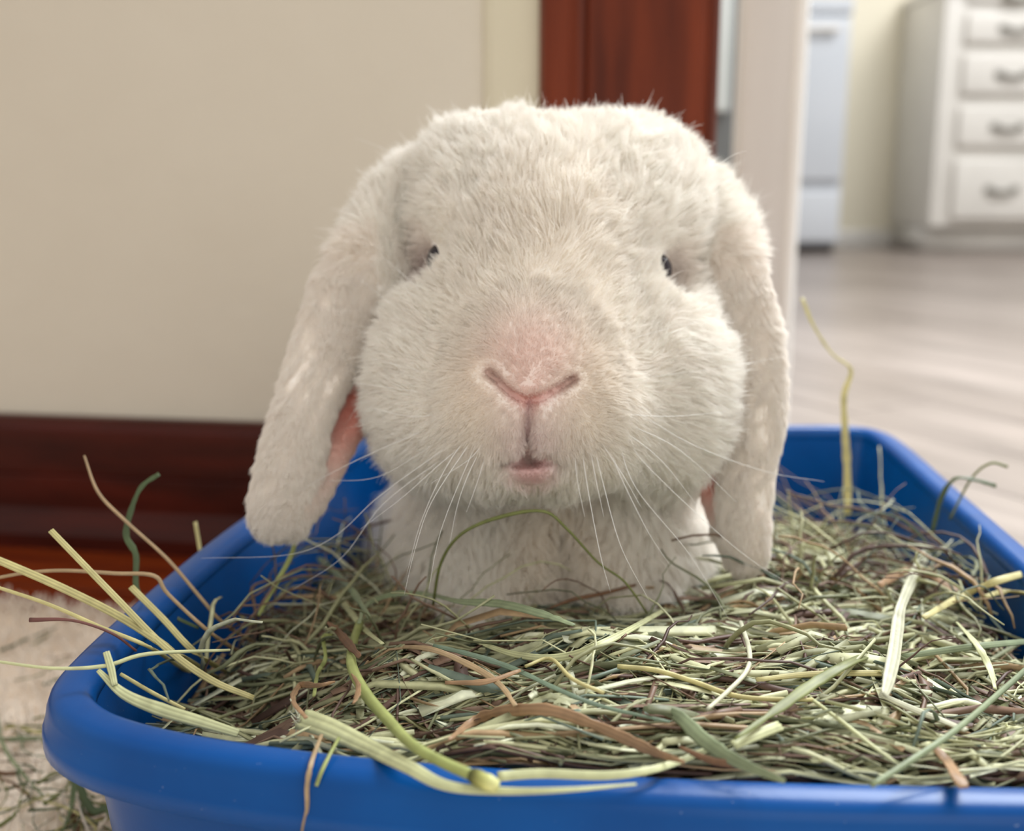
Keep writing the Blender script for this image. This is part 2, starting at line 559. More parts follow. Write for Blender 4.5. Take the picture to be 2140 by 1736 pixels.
# resample evenly and smooth a little
seg = np.linalg.norm(np.roll(ring, -1, 0) - ring, axis=1)
cum = np.concatenate([[0], np.cumsum(seg)])
NR = 260
tt = np.linspace(0, cum[-1], NR, endpoint=False)
rp = np.vstack([ring, ring[:1]])
ring = np.stack([np.interp(tt, cum, rp[:, 0]), np.interp(tt, cum, rp[:, 1])], -1)
for _ in range(10):
    ring = (np.roll(ring, 1, 0) + ring * 2 + np.roll(ring, -1, 0)) / 4
area2 = 0.5 * np.sum(ring[:, 0] * np.roll(ring[:, 1], -1) - np.roll(ring[:, 0], -1) * ring[:, 1])
if area2 < 0: ring = ring[::-1].copy()          # counter-clockwise
tan = np.roll(ring, -1, 0) - np.roll(ring, 1, 0)
tan /= np.linalg.norm(tan, axis=1)[:, None]
nor = np.stack([tan[:, 1], -tan[:, 0]], -1)       # outward
for _ in range(6):
    nor = (np.roll(nor, 1, 0) + nor * 2 + np.roll(nor, -1, 0)) / 4
nor /= np.linalg.norm(nor, axis=1)[:, None]
tray_c = ring.mean(0)


def offring(o):
    """ring pushed by o; deep inward offsets are smoothed so corners stay round"""
    r = ring + nor * o
    if o < -.012:
        for _ in range(int(min(60, (-o - .012) * 2500))):
            r = (np.roll(r, 1, 0) + r * 2 + np.roll(r, -1, 0)) / 4
    return r


def sweep(profile, closed, caps=False):
    vs = []
    for o, z in profile:
        r = offring(o)
        vs.append(np.column_stack([r, np.full(NR, RZ + z)]))
    vs = np.concatenate(vs)
    k = len(profile); fs = []
    for i in range(k if closed else k - 1):
        i2 = (i + 1) % k
        for j in range(NR):
            j2 = (j + 1) % NR
            fs.append((i * NR + j, i * NR + j2, i2 * NR + j2, i2 * NR + j))
    return vs, fs


tray = empty('litter_tray', (tray_c[0], tray_c[1], 0), 'blue plastic litter tray filled with hay, the rabbit sitting in it', 'litter tray')
rim_prof = [(-.0125, -.009), (-.0125, -.004), (-.0118, -.0018), (-.0103, -.0004), (-.0085, 0), (-.0045, -.0002), (-.0022, -.0010), (-.0008, -.0024), (.0000, -.0045), (.0009, -.0095), (.0012, -.0098), (.0016, -.0104), (.0016, -.0150), (.0004, -.0158), (-.0008, -.0150), (-.0010, -.0080), (-.0030, -.0035), (-.0085, -.0028), (-.0102, -.0040)]
v, f = sweep(rim_prof, True)
rim = mesh_obj('rim', v, f, M_blue, tray)
base_prof = [(-.0124, -.0050), (-.0130, -.0120), (-.0165, -.050), (-.0200, -.085), (-.0222, -.095), (-.0260, -.1010), (-.034, -.1035)]
inner = base_prof
outer = [(-.031, -.1080), (-.025, -.1075), (-.0210, -.1035), (-.0140, -.050), (-.0106, -.0125), (-.0104, -.0040)]
v, f = sweep(inner, False)
n0 = len(v)
f = list(f) + [tuple(range((len(inner) - 1) * NR, len(inner) * NR))]
v2, f2 = sweep(outer, False)
f2 = list(f2) + [tuple(range(0, NR))]
v = np.concatenate([v, v2]); f = f + [tuple(i + n0 for i in q) for q in f2]
basin = mesh_obj('basin', v, f, M_blue, tray)


# signed inside distance (approx.) from the inner wall edge
inner_edge = offring(-.0135)


def inside_dist(x, y):
    p_ = np.stack([x, y], -1)
    d = p_[..., None, :] - inner_edge
    q = (d ** 2).sum(-1)
    i = q.argmin(-1)
    dd = np.take_along_axis(d, i[..., None, None].repeat(2, -1), -2)[..., 0, :]
    return -(dd * nor[i]).sum(-1)


# hay height field: known spots
KN = []
for u, v_, z in [(500, 1535, .086), (800, 1560, .108), (1100, 1590, .117), (1500, 1620, .119), (1900, 1635, .117), (2100, 1640, .114),
                 (900, 1400, .114), (1300, 1400, .118), (1700, 1420, .117), (2000, 1400, .104), (2200, 1450, .098),
                 (600, 1400, .096), (420, 1380, .084), (300, 1460, .070), (220, 1470, .050), (520, 1300, .078), (700, 1300, .090), (480, 1220, .064), (650, 1200, .070), (760, 1120, .060),
                 (1000, 1262, .097), (1150, 1264, .097), (1300, 1258, .097), (1430, 1245, .100), (900, 1250, .094), (1600, 1260, .108), (1800, 1250, .104), (2000, 1280, .092), (2120, 1300, .086),
                 (1700, 1150, .082), (1900, 1170, .074), (1750, 1100, .064), (1650, 1090, .060), (1850, 1100, .056)]:
    g_ = G(u, v_, z); KN.append((g_[0], g_[1], z))
KN = np.array(KN)


def zh(x, y):
    x = np.asarray(x, float); y = np.asarray(y, float)
    d2 = (x[..., None] - KN[:, 0]) ** 2 + (y[..., None] - KN[:, 1]) ** 2
    w = 1 / (d2 + 1.2e-4) ** 1.6
    z = (w * KN[:, 2]).sum(-1) / w.sum(-1)
    z = z + .0018 * np.sin(x * 95 + 2 * np.sin(y * 60)) + .0015 * np.sin(y * 120 + 3 * np.sin(x * 50))
    return z


def onhay(u, v_, lift=0.0, zmin=None):
    z = .11
    for _ in range(12):
        g_ = G(u, v_, z)
        zn = float(zh(g_[0], g_[1])) + lift
        if inside_dist(g_[0], g_[1]) < .002: zn = max(zn, RZ + .0015 + lift * .5)
        if zmin is not None: zn = max(zn, zmin)
        z = .5 * z + .5 * zn
    return G(u, v_, z)


# ------------------------------------------------------------------ strand builder
def strand(path, width, thick, nseg_sec=4, twist0=0.0, twist=0.0, taper=(1, 1), prof='lens', col=(.5, .5, .5), ribs=0, jit=.06, lay=None):
    """closed cross-section swept on a 3D path. width may be an array. returns v, f, cols"""
    p = np.asarray(path, float); n = len(p)
    t = np.gradient(p, axis=0); t /= np.linalg.norm(t, axis=1)[:, None] + 1e-12
    up = np.array([0, 0, 1.0]) if lay is None else np.asarray(lay, float)
    s = np.cross(t, up); s /= np.linalg.norm(s, axis=1)[:, None] + 1e-9
    b = np.cross(s, t)
    w = np.interp(np.linspace(0, 1, n), np.linspace(0, 1, len(width)), width) if hasattr(width, '__len__') else np.full(n, width)
    th = np.interp(np.linspace(0, 1, n), np.linspace(0, 1, len(thick)), thick) if hasattr(thick, '__len__') else np.full(n, thick)
    tw = twist0 + twist * np.linspace(0, 1, n)
    c_, s_ = np.cos(tw)[:, None], np.sin(tw)[:, None]
    S = s * c_ + b * s_; B = b * c_ - s * s_
    m = nseg_sec
    if prof == 'lens':
        a = np.arange(m) / m * 2 * np.pi
        cx, cz = np.cos(a), np.sin(a)
    elif prof == 'vee':       # folded leaf with thickness
        cx = np.array([-1, 0, 1, 0]); cz = np.array([.9, -.5, .9, .1]); m = 4
    else:                     # ribbed flat stem
        a = np.arange(m) / m * 2 * np.pi
        cx = np.cos(a); cz = np.sin(a) * (1 + .35 * np.cos(np.arange(m) * np.pi))
    v = p[:, None, :] + S[:, None, :] * (cx[None, :, None] * w[:, None, None] / 2) + B[:, None, :] * (cz[None, :, None] * th[:, None, None] / 2)
    v = v.reshape(-1, 3)
    f = []
    for i in range(n - 1):
        for j in range(m):
            j2 = (j + 1) % m
            f.append((i * m + j, i * m + j2, (i + 1) * m + j2, (i + 1) * m + j))
    f.append(tuple(range(m))[::-1]); f.append(tuple(range((n - 1) * m, n * m)))
    col = np.asarray(col, float)
    cc = col[None, None, :] if col.ndim == 1 else np.stack([np.interp(np.linspace(0, 1, n), np.linspace(0, 1, len(col)), col[:, q]) for q in range(3)], -1)[:, None, :]
    cc = np.broadcast_to(cc, (n, m, 3)).copy()
    if ribs:
        cc *= (1 + ribs * np.where(np.arange(m) % 2 == 0, .5, -.8))[None, :, None]
    cc *= (1 + jit * rng.normal(size=(n, 1, 1)))
    return v, f, np.clip(cc.reshape(-1, 3), 0, 1)


class Batch:
    def __init__(self): self.v, self.f, self.c, self.n = [], [], [], 0

    def add(self, v, f, c):
        self.v.append(v); self.c.append(c)
        self.f += [tuple(i + self.n for i in q) for q in f]
        self.n += len(v)

    def build(self, name, mat, parent=None):
        return mesh_obj(name, np.concatenate(self.v), self.f, mat, parent, cols=np.concatenate(self.c))


PAL = [(srgb(176, 176, 136), .18), (srgb(132, 136, 104), .14), (srgb(212, 212, 170), .19), (srgb(134, 108, 90), .14), (srgb(104, 80, 70), .10),
       (srgb(182, 154, 118), .09), (srgb(116, 130, 114), .08), (srgb(228, 230, 200), .08)]
PC = np.array([p_[0] for p_ in PAL]); PW = np.array([p_[1] for p_ in PAL]); PW /= PW.sum()

# hay mound below the strands
hb = Batch()
nx_, ny_ = 70, 70
xs = np.linspace(ring[:, 0].min(), ring[:, 0].max(), nx_); ys = np.linspace(ring[:, 1].min(), ring[:, 1].max(), ny_)
XX, YY = np.meshgrid(xs, ys, indexing='ij')
ID = inside_dist(XX, YY)
ZZ = zh(XX, YY) - .013 + rng.normal(size=XX.shape) * .0012
ZZ = np.where(ID < .012, np.minimum(ZZ, .06 + (ID * 2)), ZZ)
ok = ID > .004
idx = -np.ones(XX.shape, int); idx[ok] = np.arange(ok.sum())
vm = np.stack([XX[ok], YY[ok], ZZ[ok]], -1)
fm = []
for i in range(nx_ - 1):
    for j in range(ny_ - 1):
        q = (idx[i, j], idx[i + 1, j], idx[i + 1, j + 1], idx[i, j + 1])
        if min(q) >= 0: fm.append(q)
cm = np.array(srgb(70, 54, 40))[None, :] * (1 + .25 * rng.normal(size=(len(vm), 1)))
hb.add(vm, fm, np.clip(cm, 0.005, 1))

# strands
xmin, xmax, ymin, ymax = ring[:, 0].min(), ring[:, 0].max(), ring[:, 1].min(), ring[:, 1].max()


def noise2(x, y, s, ph):
    return np.sin(x * s + ph) * np.cos(y * s * 1.3 + ph * 2) + .5 * np.sin(x * s * 2.3 - y * s * 1.7 + ph * 3)


NS = 10000
made = 0; tries = 0
while made < NS and tries < NS * 4:
    tries += 1
    x = rng.uniform(xmin, xmax); y = rng.uniform(ymin, ymax)
    if rng.random() > min(1.0, .30 + .9 * (.45 - y) / .25 if y < .45 else .34): continue
    if x > .33: continue
    fine = rng.random()
    L = rng.gamma(4, .016) + .015
    layer = rng.random() ** 1.6          # 0 top
    a = rng.normal(.06, .34)
    if rng.random() < .26: a = rng.uniform(-1.6, 1.6)
    if x < -.10: a = rng.normal(-.75, .6)   # on the left stalks lean towards the corner
    k = rng.normal(0, 14)
    n = 7
    s = np.linspace(-.5, .5, n) * L
    th = a + k * s
    dx = np.cos(th); dy = np.sin(th)
    px = x + np.cumsum(dx) * L / n - dx.sum() * L / n / 2
    py = y + np.cumsum(dy) * L / n - dy.sum() * L / n / 2
    idd = inside_dist(px, py)
    if idd.min() < .003: continue
    z = zh(px, py) - layer * .014 + .0016
    tilt = rng.normal(0, .14) if rng.random() < .82 else rng.normal(0, .5)
    z = z + s * tilt + rng.normal(0, .0012) * np.sin(np.linspace(0, rng.uniform(1, 7), n)) * 1.5
    z = np.minimum(z, zh(px, py) + (rng.uniform(.001, .005) if rng.random() < .96 else rng.uniform(.004, .012)))
    z = np.maximum(z, .021)
    if fine < .34: w = rng.uniform(.0003, .0009); thk = w
    elif fine < .80: w = rng.uniform(.0010, .0026); thk = w * rng.uniform(.25, .6)
    else: w = rng.uniform(.002, .0042); thk = .0005
    ph = noise2(x, y, 55, 1.0)
    ww = PW.copy()
    if ph > .5: ww[[3, 4, 5]] *= 2.6
    elif ph < -.4: ww[[1, 2, 6]] *= 2.0
    ww[[0, 2, 7]] *= (1.4 - layer * 1.0); ww[[3, 4]] *= (.7 + 1.3 * layer)  # deeper layers weighted browner, painting shade into the depth of the hay
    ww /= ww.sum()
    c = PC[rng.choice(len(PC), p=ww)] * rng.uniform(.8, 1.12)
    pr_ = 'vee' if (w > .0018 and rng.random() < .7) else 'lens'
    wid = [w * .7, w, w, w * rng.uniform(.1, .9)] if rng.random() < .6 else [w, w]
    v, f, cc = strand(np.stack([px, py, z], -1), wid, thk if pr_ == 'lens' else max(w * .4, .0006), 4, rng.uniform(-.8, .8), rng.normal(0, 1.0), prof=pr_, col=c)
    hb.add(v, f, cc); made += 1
# longer arcs and crumpled leaf scraps on top
def topstrand(L, w, thk, a, k, lift, c, twist, pr_, n=9, wig=.0015):
    x = rng.uniform(xmin, min(xmax, .33)); y = rng.uniform(ymin, ymax)
    if rng.random() > min(1.0, .25 + .9 * (.45 - y) / .25 if y < .45 else .25): return False
    s = np.linspace(-.5, .5, n) * L
    th = a + k * s
    px = x + np.cumsum(np.cos(th)) * L / n; py = y + np.cumsum(np.sin(th)) * L / n
    px += x - px.mean(); py += y - py.mean()
    if inside_dist(px, py).min() < .004: return False
    z = zh(px, py) + lift + wig * np.sin(np.linspace(0, rng.uniform(2, 8), n) + rng.uniform(0, 6)) + s * rng.normal(0, .04)
    pts = np.stack([px, py, z], -1)
    vv, ff, cc = strand(pts, w, thk, 6 if pr_ == 'lens' else 4, rng.uniform(-.9, .9), twist, prof=pr_, col=c)
    hb.add(vv, ff, cc)
    return True


m_ = 0
while m_ < 620:
    w = rng.uniform(.0011, .0027)
    a = rng.normal(.1, .42) if rng.random() < .8 else rng.uniform(-1.5, 1.5)
    ww = PW * np.array([1.2, .8, 1.8, .5, .4, .7, .8, 2.2]); ww /= ww.sum()
    m_ += topstrand(rng.uniform(.03, .085), [w * .6, w, w, w * rng.uniform(.3, 1)], w * rng.uniform(.25, .7), a, rng.normal(0, 10), rng.uniform(-.002, .0035), PC[rng.choice(len(PC), p=ww)] * rng.uniform(.9, 1.12), rng.normal(0, 1.2), 'lens')
m_ = 0
while m_ < 900:
    w = rng.uniform(.0018, .0048)
    ww = PW * np.array([.6, .9, .4, 2.4, 1.8, 1.6, .9, .2]); ww /= ww.sum()
    m_ += topstrand(rng.uniform(.010, .034), [w * .3, w, w * .8, w * .1], .0006, rng.normal(.2, .9), rng.normal(0, 45), rng.uniform(-.004, .002), PC[rng.choice(len(PC), p=ww)] * rng.uniform(.8, 1.1), rng.normal(0, 2.6), 'vee', wig=.0022)
# wispy tangle standing up along the walls and at the back
for _ in range(900):
    reg = rng.random()
    if reg < .45: u, v_ = rng.uniform(350, 850), rng.uniform(1130, 1400)
    elif reg < .9: u, v_ = rng.uniform(1620, 2130), rng.uniform(1110, 1280)
    else: u, v_ = rng.uniform(600, 2000), rng.uniform(1300, 1500)
    g_ = onhay(u, v_)
    if inside_dist(g_[0], g_[1]) < .006: continue
    n = 9; L = rng.uniform(.025, .08)
    az = rng.uniform(0, 6.28); el = rng.uniform(.15, 1.15)
    p_ = [g_ - np.array([0, 0, .004])]
    for i in range(n):
        dvec = np.array([math.cos(az) * math.cos(el), math.sin(az) * math.cos(el), math.sin(el)])
        p_.append(p_[-1] + dvec * L / n)
        az += rng.normal(0, .25); el += rng.normal(-.10, .18)
    p_ = np.array(p_)
    if inside_dist(p_[:, 0], p_[:, 1]).min() < .003: continue
    if (p_[:, 2] > RZ + .012).any(): continue
    w = rng.uniform(.0006, .0019)
    ww = PW.copy(); ww[[3, 4, 1]] *= 1.8; ww /= ww.sum()
    v, f, cc = strand(p_, [w, w, w * .4], w * .5, 4, rng.uniform(-1, 1), rng.normal(0, 1.5), col=PC[rng.choice(len(PC), p=ww)] * rng.uniform(.7, 1.05))
    hb.add(v, f, cc)
hay = hb.build('hay', M_hay)
tag(hay, 'tangled green and brown hay heaped inside the blue tray', 'hay', None, 'stuff')

# ------------------------------------------------------------------ stems one can single out
ST = dict(pale=srgb(206, 208, 160), straw=srgb(206, 196, 138), tan=srgb(180, 154, 118), brown=srgb(122, 90, 66), dark=srgb(84, 60, 50), green=srgb(162, 170, 104),
          sage=srgb(140, 152, 118), teal=srgb(116, 134, 112), white=srgb(212, 211, 184), olive=srgb(124, 130, 76), moss=srgb(84, 100, 66), plum=srgb(120, 78, 72), orange=srgb(170, 136, 102))
GR = 'hay stems lying across the tray'
# name, label, colour, kind, width px (list), points px, placement: ('lie', lift) or ('d', d0..dn)
STEMS = [
    ('hay_stem', 'thick ribbed pale stem with frayed cut end lying across the front rim', 'pale', 'rib', [50, 46, 40, 32, 24, 18, 12, 5], [(632, 1502), (690, 1522), (760, 1556), (850, 1600), (930, 1640), (1040, 1652), (1180, 1650), (1330, 1638)], ('lie', .009)),
    ('hay_stem', 'smooth bright green round stem bending down to a dark node on the front rim', 'green', 'tube', [17, 19, 22, 25, 25, 24, 24, 26], [(752, 1300), (738, 1345), (735, 1390), (765, 1450), (812, 1505), (858, 1553), (920, 1590), (992, 1622)], ('lie', .013)),
    ('hay_blade', 'pale sage leaf blade arching over the hay before the rabbit', 'sage', 'blade', [8, 12, 14, 12, 16, 24, 22, 8], [(750, 1302), (768, 1262), (830, 1240), (900, 1243), (960, 1256), (1050, 1262), (1140, 1285), (1200, 1306)], ('lie', .018)),
    ('hay_stem', 'pale flat stem running right from the dark node along the front rim', 'pale', 'rib', [22, 22, 20, 18, 16, 12], [(1040, 1622), (1130, 1616), (1260, 1620), (1350, 1610), (1420, 1590), (1500, 1556)], ('lie', .004)),
    ('hay_leaf', 'wide tan brown dry leaf bowed across the front of the hay', 'orange', 'blade', [8, 18, 26, 26, 22, 26, 20, 8], [(938, 1545), (985, 1510), (1040, 1488), (1140, 1483), (1220, 1506), (1300, 1540), (1370, 1572), (1430, 1592)], ('lie', .007)),
    ('hay_blade', 'twisted tan blade hanging down outside the front rim', 'tan', 'blade', [8, 10, 12, 14, 22, 16], [(672, 1535), (652, 1590), (642, 1640), (642, 1690), (632, 1740), (625, 1790)], ('d', [.270, .2555, .2525, .2530, .2545, .256])),
    ('hay_stem', 'short bright green stem end poking over the front rim beside the hanging blade', 'green', 'tube', [7, 8, 9, 8], [(708, 1542), (690, 1575), (672, 1612), (661, 1642)], ('d', [.266, .258, .2535, .2525])),
    ('hay_stem', 'broad whitish ribbed stem standing up from the hay on the right', 'white', 'rib', [18, 26, 22, 32, 34, 28, 16], [(1940, 1148), (1912, 1200), (1885, 1262), (1876, 1310), (1868, 1370), (1856, 1425), (1848, 1452)], ('lie', .014)),
    ('hay_stem', 'long straight grey green stem slanting down to the front rim at right', 'sage', 'tube', [12, 13, 14, 12], [(2145, 1398), (2010, 1515), (1905, 1588), (1822, 1640)], ('lie', .010)),
    ('hay_stub', 'short whitish green stem stub lying right below the rabbit chest', 'white', 'rib', [20, 22, 20], [(1384, 1218), (1430, 1232), (1484, 1242)], ('lie', .004)),
    ('hay_stem', 'thin dark olive stem arching in front of the rabbit chest', 'olive', 'tube', [6, 7, 7, 9, 7, 6, 5, 5, 4], [(905, 1262), (922, 1175), (965, 1115), (1045, 1080), (1135, 1068), (1185, 1105), (1250, 1175), (1305, 1215), (1352, 1280)], ('d', [.375, .365, .357, .352, .35, .352, .357, .36, .365])),
    ('hay_stem', 'long straight straw stem poking up over the left rim, highest of the thick ones', 'straw', 'rib', [13, 14, 15, 16, 12], [(106, 1108), (238, 1244), (345, 1352), (440, 1420), (530, 1458)], ('d', [.330, .325, .322, .322, .325])),
    ('hay_stem', 'thick straw stem reaching out of the left edge of the picture', 'straw', 'rib', [16, 18, 18, 16, 14], [(-30, 1160), (20, 1180), (130, 1228), (250, 1288), (350, 1352)], ('d', [.335, .333, .328, .325, .325])),
    ('hay_stem', 'thin straw stem below the thick one leaving the picture at left', 'straw', 'tube', [7, 9, 9, 8], [(-20, 1222), (100, 1262), (210, 1310), (312, 1352)], ('d', [.33, .325, .32, .32])),
    ('hay_stem', 'thin plum brown stem with a split tip over the left rim', 'plum', 'tube', [10, 6, 6, 5], [(62, 1295), (150, 1296), (232, 1322), (285, 1360)], ('d', [.312, .312, .314, .318])),
    ('hay_stem', 'thin pale stem crossing the left rim corner nearly level', 'pale', 'tube', [6, 7, 9, 9, 6], [(-20, 1380), (110, 1396), (220, 1391), (310, 1366), (480, 1358)], ('d', [.29, .292, .295, .30, .318])),
    ('hay_stem', 'pale straw stem leaning on the left rim with its cut tip up', 'straw', 'rib', [14, 14, 13], [(274, 1226), (340, 1292), (405, 1360)], ('d', [.348, .342, .338])),
    ('hay_stem', 'thin kinked brown stem rising in front of the dark baseboard', 'tan', 'tube', [4, 7, 7, 8, 8, 6], [(176, 952), (205, 1028), (262, 1088), (350, 1168), (420, 1250), (465, 1300)], ('d', [.385, .38, .375, .372, .372, .376])),
    ('hay_leaf', 'curled dark green leaf standing before the baseboard at left', 'moss', 'blade', [12, 12, 14, 12, 9, 7], [(333, 990), (295, 1018), (272, 1072), (264, 1120), (284, 1160), (290, 1240)], ('d', [.385, .383, .38, .378, .376, .373])),
    ('hay_stem', 'pale brown stem running level out of the left rim then bending down', 'tan', 'tube', [7, 7, 8, 9, 8, 9, 8], [(-20, 1210), (60, 1196), (140, 1192), (240, 1198), (322, 1203), (352, 1242), (440, 1322)], ('d', [.355, .352, .35, .35, .352, .352, .352])),
    ('hay_stem', 'split flat pale stem lying in the front left tray corner', 'pale', 'rib', [10, 22, 30, 26, 18], [(205, 1400), (260, 1450), (335, 1482), (410, 1505), (498, 1532)], ('d', [.294, .291, .290, .288, .287])),
    ('hay_stub', 'short pale stub crossing the split flat stem near the left corner', 'pale', 'rib', [14, 16, 12], [(222, 1362), (232, 1396), (240, 1432)], ('d', [.297, .294, .291])),
    ('hay_stem', 'thin pale stem parallel above the split flat stem at left', 'straw', 'tube', [8, 9, 8], [(252, 1408), (320, 1448), (386, 1482)], ('d', [.302, .3, .298])),
    ('hay_stem', 'short upright straw stem against the left rim', 'straw', 'tube', [8, 8, 7], [(408, 1090), (421, 1170), (426, 1240)], ('d', [.42, .418, .41])),
    ('hay_stem', 'yellow green stem rising to the tip of the hanging left ear', 'green', 'tube', [9, 11, 11, 8], [(622, 1112), (606, 1166), (566, 1238), (540, 1286)], ('d', [.40, .395, .388, .38])),
    ('hay_stem', 'tall wispy yellow green stem standing up against the pale floor', 'straw', 'blade', [10, 8, 6, 10, 12, 15, 15, 14], [(1676, 622), (1700, 680), (1738, 738), (1778, 772), (1764, 826), (1766, 900), (1770, 970), (1772, 1075)], ('d', [.51, .51, .512, .515, .515, .515, .515, .515])),
    ('hay_leaf', 'dark green leaf curling above the right rim', 'moss', 'blade', [12, 10, 10, 12, 9], [(2082, 1015), (2035, 1002), (1996, 1000), (1968, 1038), (1948, 1112)], ('d', [.45, .452, .455, .458, .46])),
    ('hay_stem', 'thin olive hooked stem tip above the curling green leaf', 'olive', 'tube', [7, 6, 5, 5], [(2106, 975), (2070, 968), (2030, 1000), (1985, 1085)], ('d', [.45, .452, .455, .46])),
    ('hay_leaf', 'bent tan orange blade bridging over the hay at right', 'orange', 'blade', [14, 20, 24, 20], [(1838, 1222), (1890, 1196), (1945, 1200), (2000, 1238)], ('lie', .012)),
    ('hay_stem', 'long straw stem rising to the right edge below the blue rim', 'straw', 'rib', [12, 16, 18, 16], [(1930, 1290), (2010, 1245), (2080, 1215), (2150, 1196)], ('lie', .012)),
    ('hay_root', 'white crooked stem zigzagging down the right side of the hay', 'white', 'tube', [9, 11, 10, 10, 9], [(1548, 1300), (1566, 1360), (1560, 1402), (1520, 1445), (1478, 1482)], ('lie', .008)),
    ('hay_stem', 'long wavy yellow stem crossing the right half of the hay', 'straw', 'tube', [10, 11, 11, 11, 8], [(1290, 1392), (1370, 1400), (1450, 1424), (1550, 1456), (1700, 1462)], ('lie', .007)),
    ('hay_blade', 'broad olive sheaf pointing up to the right over brown hay', 'olive', 'blade', [6, 20, 26, 24, 12], [(1535, 1545), (1630, 1478), (1700, 1428), (1780, 1382), (1856, 1352)], ('lie', .009)),
    ('hay_stem', 'pale straight stem slanting down right behind the grey green one', 'white', 'rib', [12, 16, 16, 14], [(1838, 1450), (1900, 1478), (1960, 1502), (2020, 1526)], ('lie', .006)),
    ('hay_stem', 'thin pale stem running diagonally down to the right front', 'pale', 'tube', [8, 9, 9, 8], [(1690, 1456), (1760, 1508), (1820, 1556), (1872, 1594)], ('lie', .007)),
    ('hay_leaf', 'grey green folded leaf sloping to the middle of the front rim', 'sage', 'blade', [10, 26, 30, 26, 12], [(1345, 1480), (1410, 1492), (1470, 1545), (1540, 1590), (1640, 1632)], ('lie', .007)),
    ('hay_leaf', 'brown papery leaf end lying on the front rim right of centre', 'brown', 'blade', [8, 16, 18, 6], [(1420, 1560), (1490, 1590), (1560, 1598), (1630, 1622)], ('lie', .005)),
    ('hay_leaf', 'wide brown husk standing near the right end of the front rim', 'orange', 'blade', [10, 26, 30, 22], [(1948, 1556), (1978, 1588), (2000, 1620), (2014, 1645)], ('lie', .006)),
    ('hay_stub', 'short wide pale green stem piece amid brown hay right of centre', 'pale', 'rib', [22, 26, 24], [(1532, 1558), (1580, 1535), (1630, 1516)], ('lie', .006)),
    ('hay_stem', 'straight yellow stem lying level in the hay right of centre', 'straw', 'rib', [10, 14, 14], [(1580, 1420), (1700, 1408), (1842, 1406)], ('lie', .006)),
    ('hay_stem', 'long pale green stem lying level towards the right edge', 'sage', 'rib', [12, 16, 16, 14], [(1885, 1372), (1980, 1358), (2060, 1348), (2150, 1340)], ('lie', .010)),
    ('hay_stem', 'yellow stem end entering from the right edge under the bent tan blade', 'straw', 'rib', [10, 14, 14], [(2060, 1246), (2100, 1236), (2150, 1240)], ('lie', .016)),
    ('hay_blade', 'thin crinkled yellow green blade hooked beside the tan husks at left', 'green', 'blade', [6, 9, 8, 9, 7], [(694, 1326), (676, 1332), (680, 1376), (664, 1406), (656, 1454)], ('lie', .012)),
    ('hay_blade', 'tan flat blade sweeping right then down through the hay centre', 'tan', 'blade', [7, 11, 13, 13, 10], [(762, 1356), (882, 1353), (975, 1386), (1042, 1428), (1077, 1474)], ('lie', .008)),
    ('hay_blade', 'long teal green blade running down right through the middle of the hay', 'teal', 'blade', [8, 12, 13, 12, 10, 6], [(905, 1348), (1000, 1372), (1080, 1400), (1170, 1442), (1260, 1476), (1400, 1508)], ('lie', .008)),
    ('hay_stem', 'pale broad stem curving up to the right below the rabbit paws', 'pale', 'rib', [8, 16, 20, 18, 10], [(990, 1338), (1080, 1368), (1180, 1372), (1280, 1334), (1392, 1272)], ('lie', .008)),
    ('hay_stem', 'short yellow curl in the middle of the hay', 'straw', 'tube', [7, 8, 9, 8], [(1098, 1392), (1150, 1376), (1196, 1418), (1262, 1448)], ('lie', .010)),
    ('hay_blade', 'pinkish tan blade lying left of the yellow curl', 'orange', 'blade', [8, 13, 8], [(930, 1426), (1015, 1424), (1088, 1400)], ('lie', .009)),
    ('hay_twig', 'rusty brown twig touching the base of the rabbit chest', 'brown', 'tube', [4, 9, 9, 6], [(1150, 1270), (1200, 1252), (1260, 1240), (1328, 1222)], ('lie', .012)),
    ('hay_husk', 'tan curled husk loop at the frayed end of the thick stem', 'orange', 'blade', [8, 12, 14, 10, 5], [(640, 1500), (612, 1462), (628, 1432), (665, 1432), (700, 1424)], ('lie', .014)),
    ('hay_husk', 'orange brown pointed husk hanging over the green stem bend', 'orange', 'blade', [4, 12, 16, 5], [(735, 1408), (748, 1430), (746, 1455), (738, 1470)], ('lie', .016)),
    ('hay_husk', 'rust brown crumpled husk above the hooked yellow green blade', 'brown', 'blade', [6, 14, 18, 10], [(684, 1300), (705, 1318), (728, 1345), (752, 1372)], ('lie', .016)),
    ('hay_stem', 'olive spindly stem leaning right beside the rabbit chest at left', 'sage', 'blade', [10, 14, 14, 8], [(664, 1165), (705, 1200), (740, 1240), (772, 1290)], ('lie', .020)),
    ('hay_stem', 'pale forked stem with broken tips left of the sage arch', 'pale', 'rib', [14, 14, 12, 8], [(704, 1240), (730, 1275), (762, 1315), (800, 1345)], ('lie', .012)),
    ('hay_blade', 'yellow green blade at the far right lying over the brown tangle', 'pale', 'blade', [6, 16, 14, 8], [(2000, 1300), (2040, 1345), (2068, 1395), (2080, 1440)], ('lie', .012)),
]


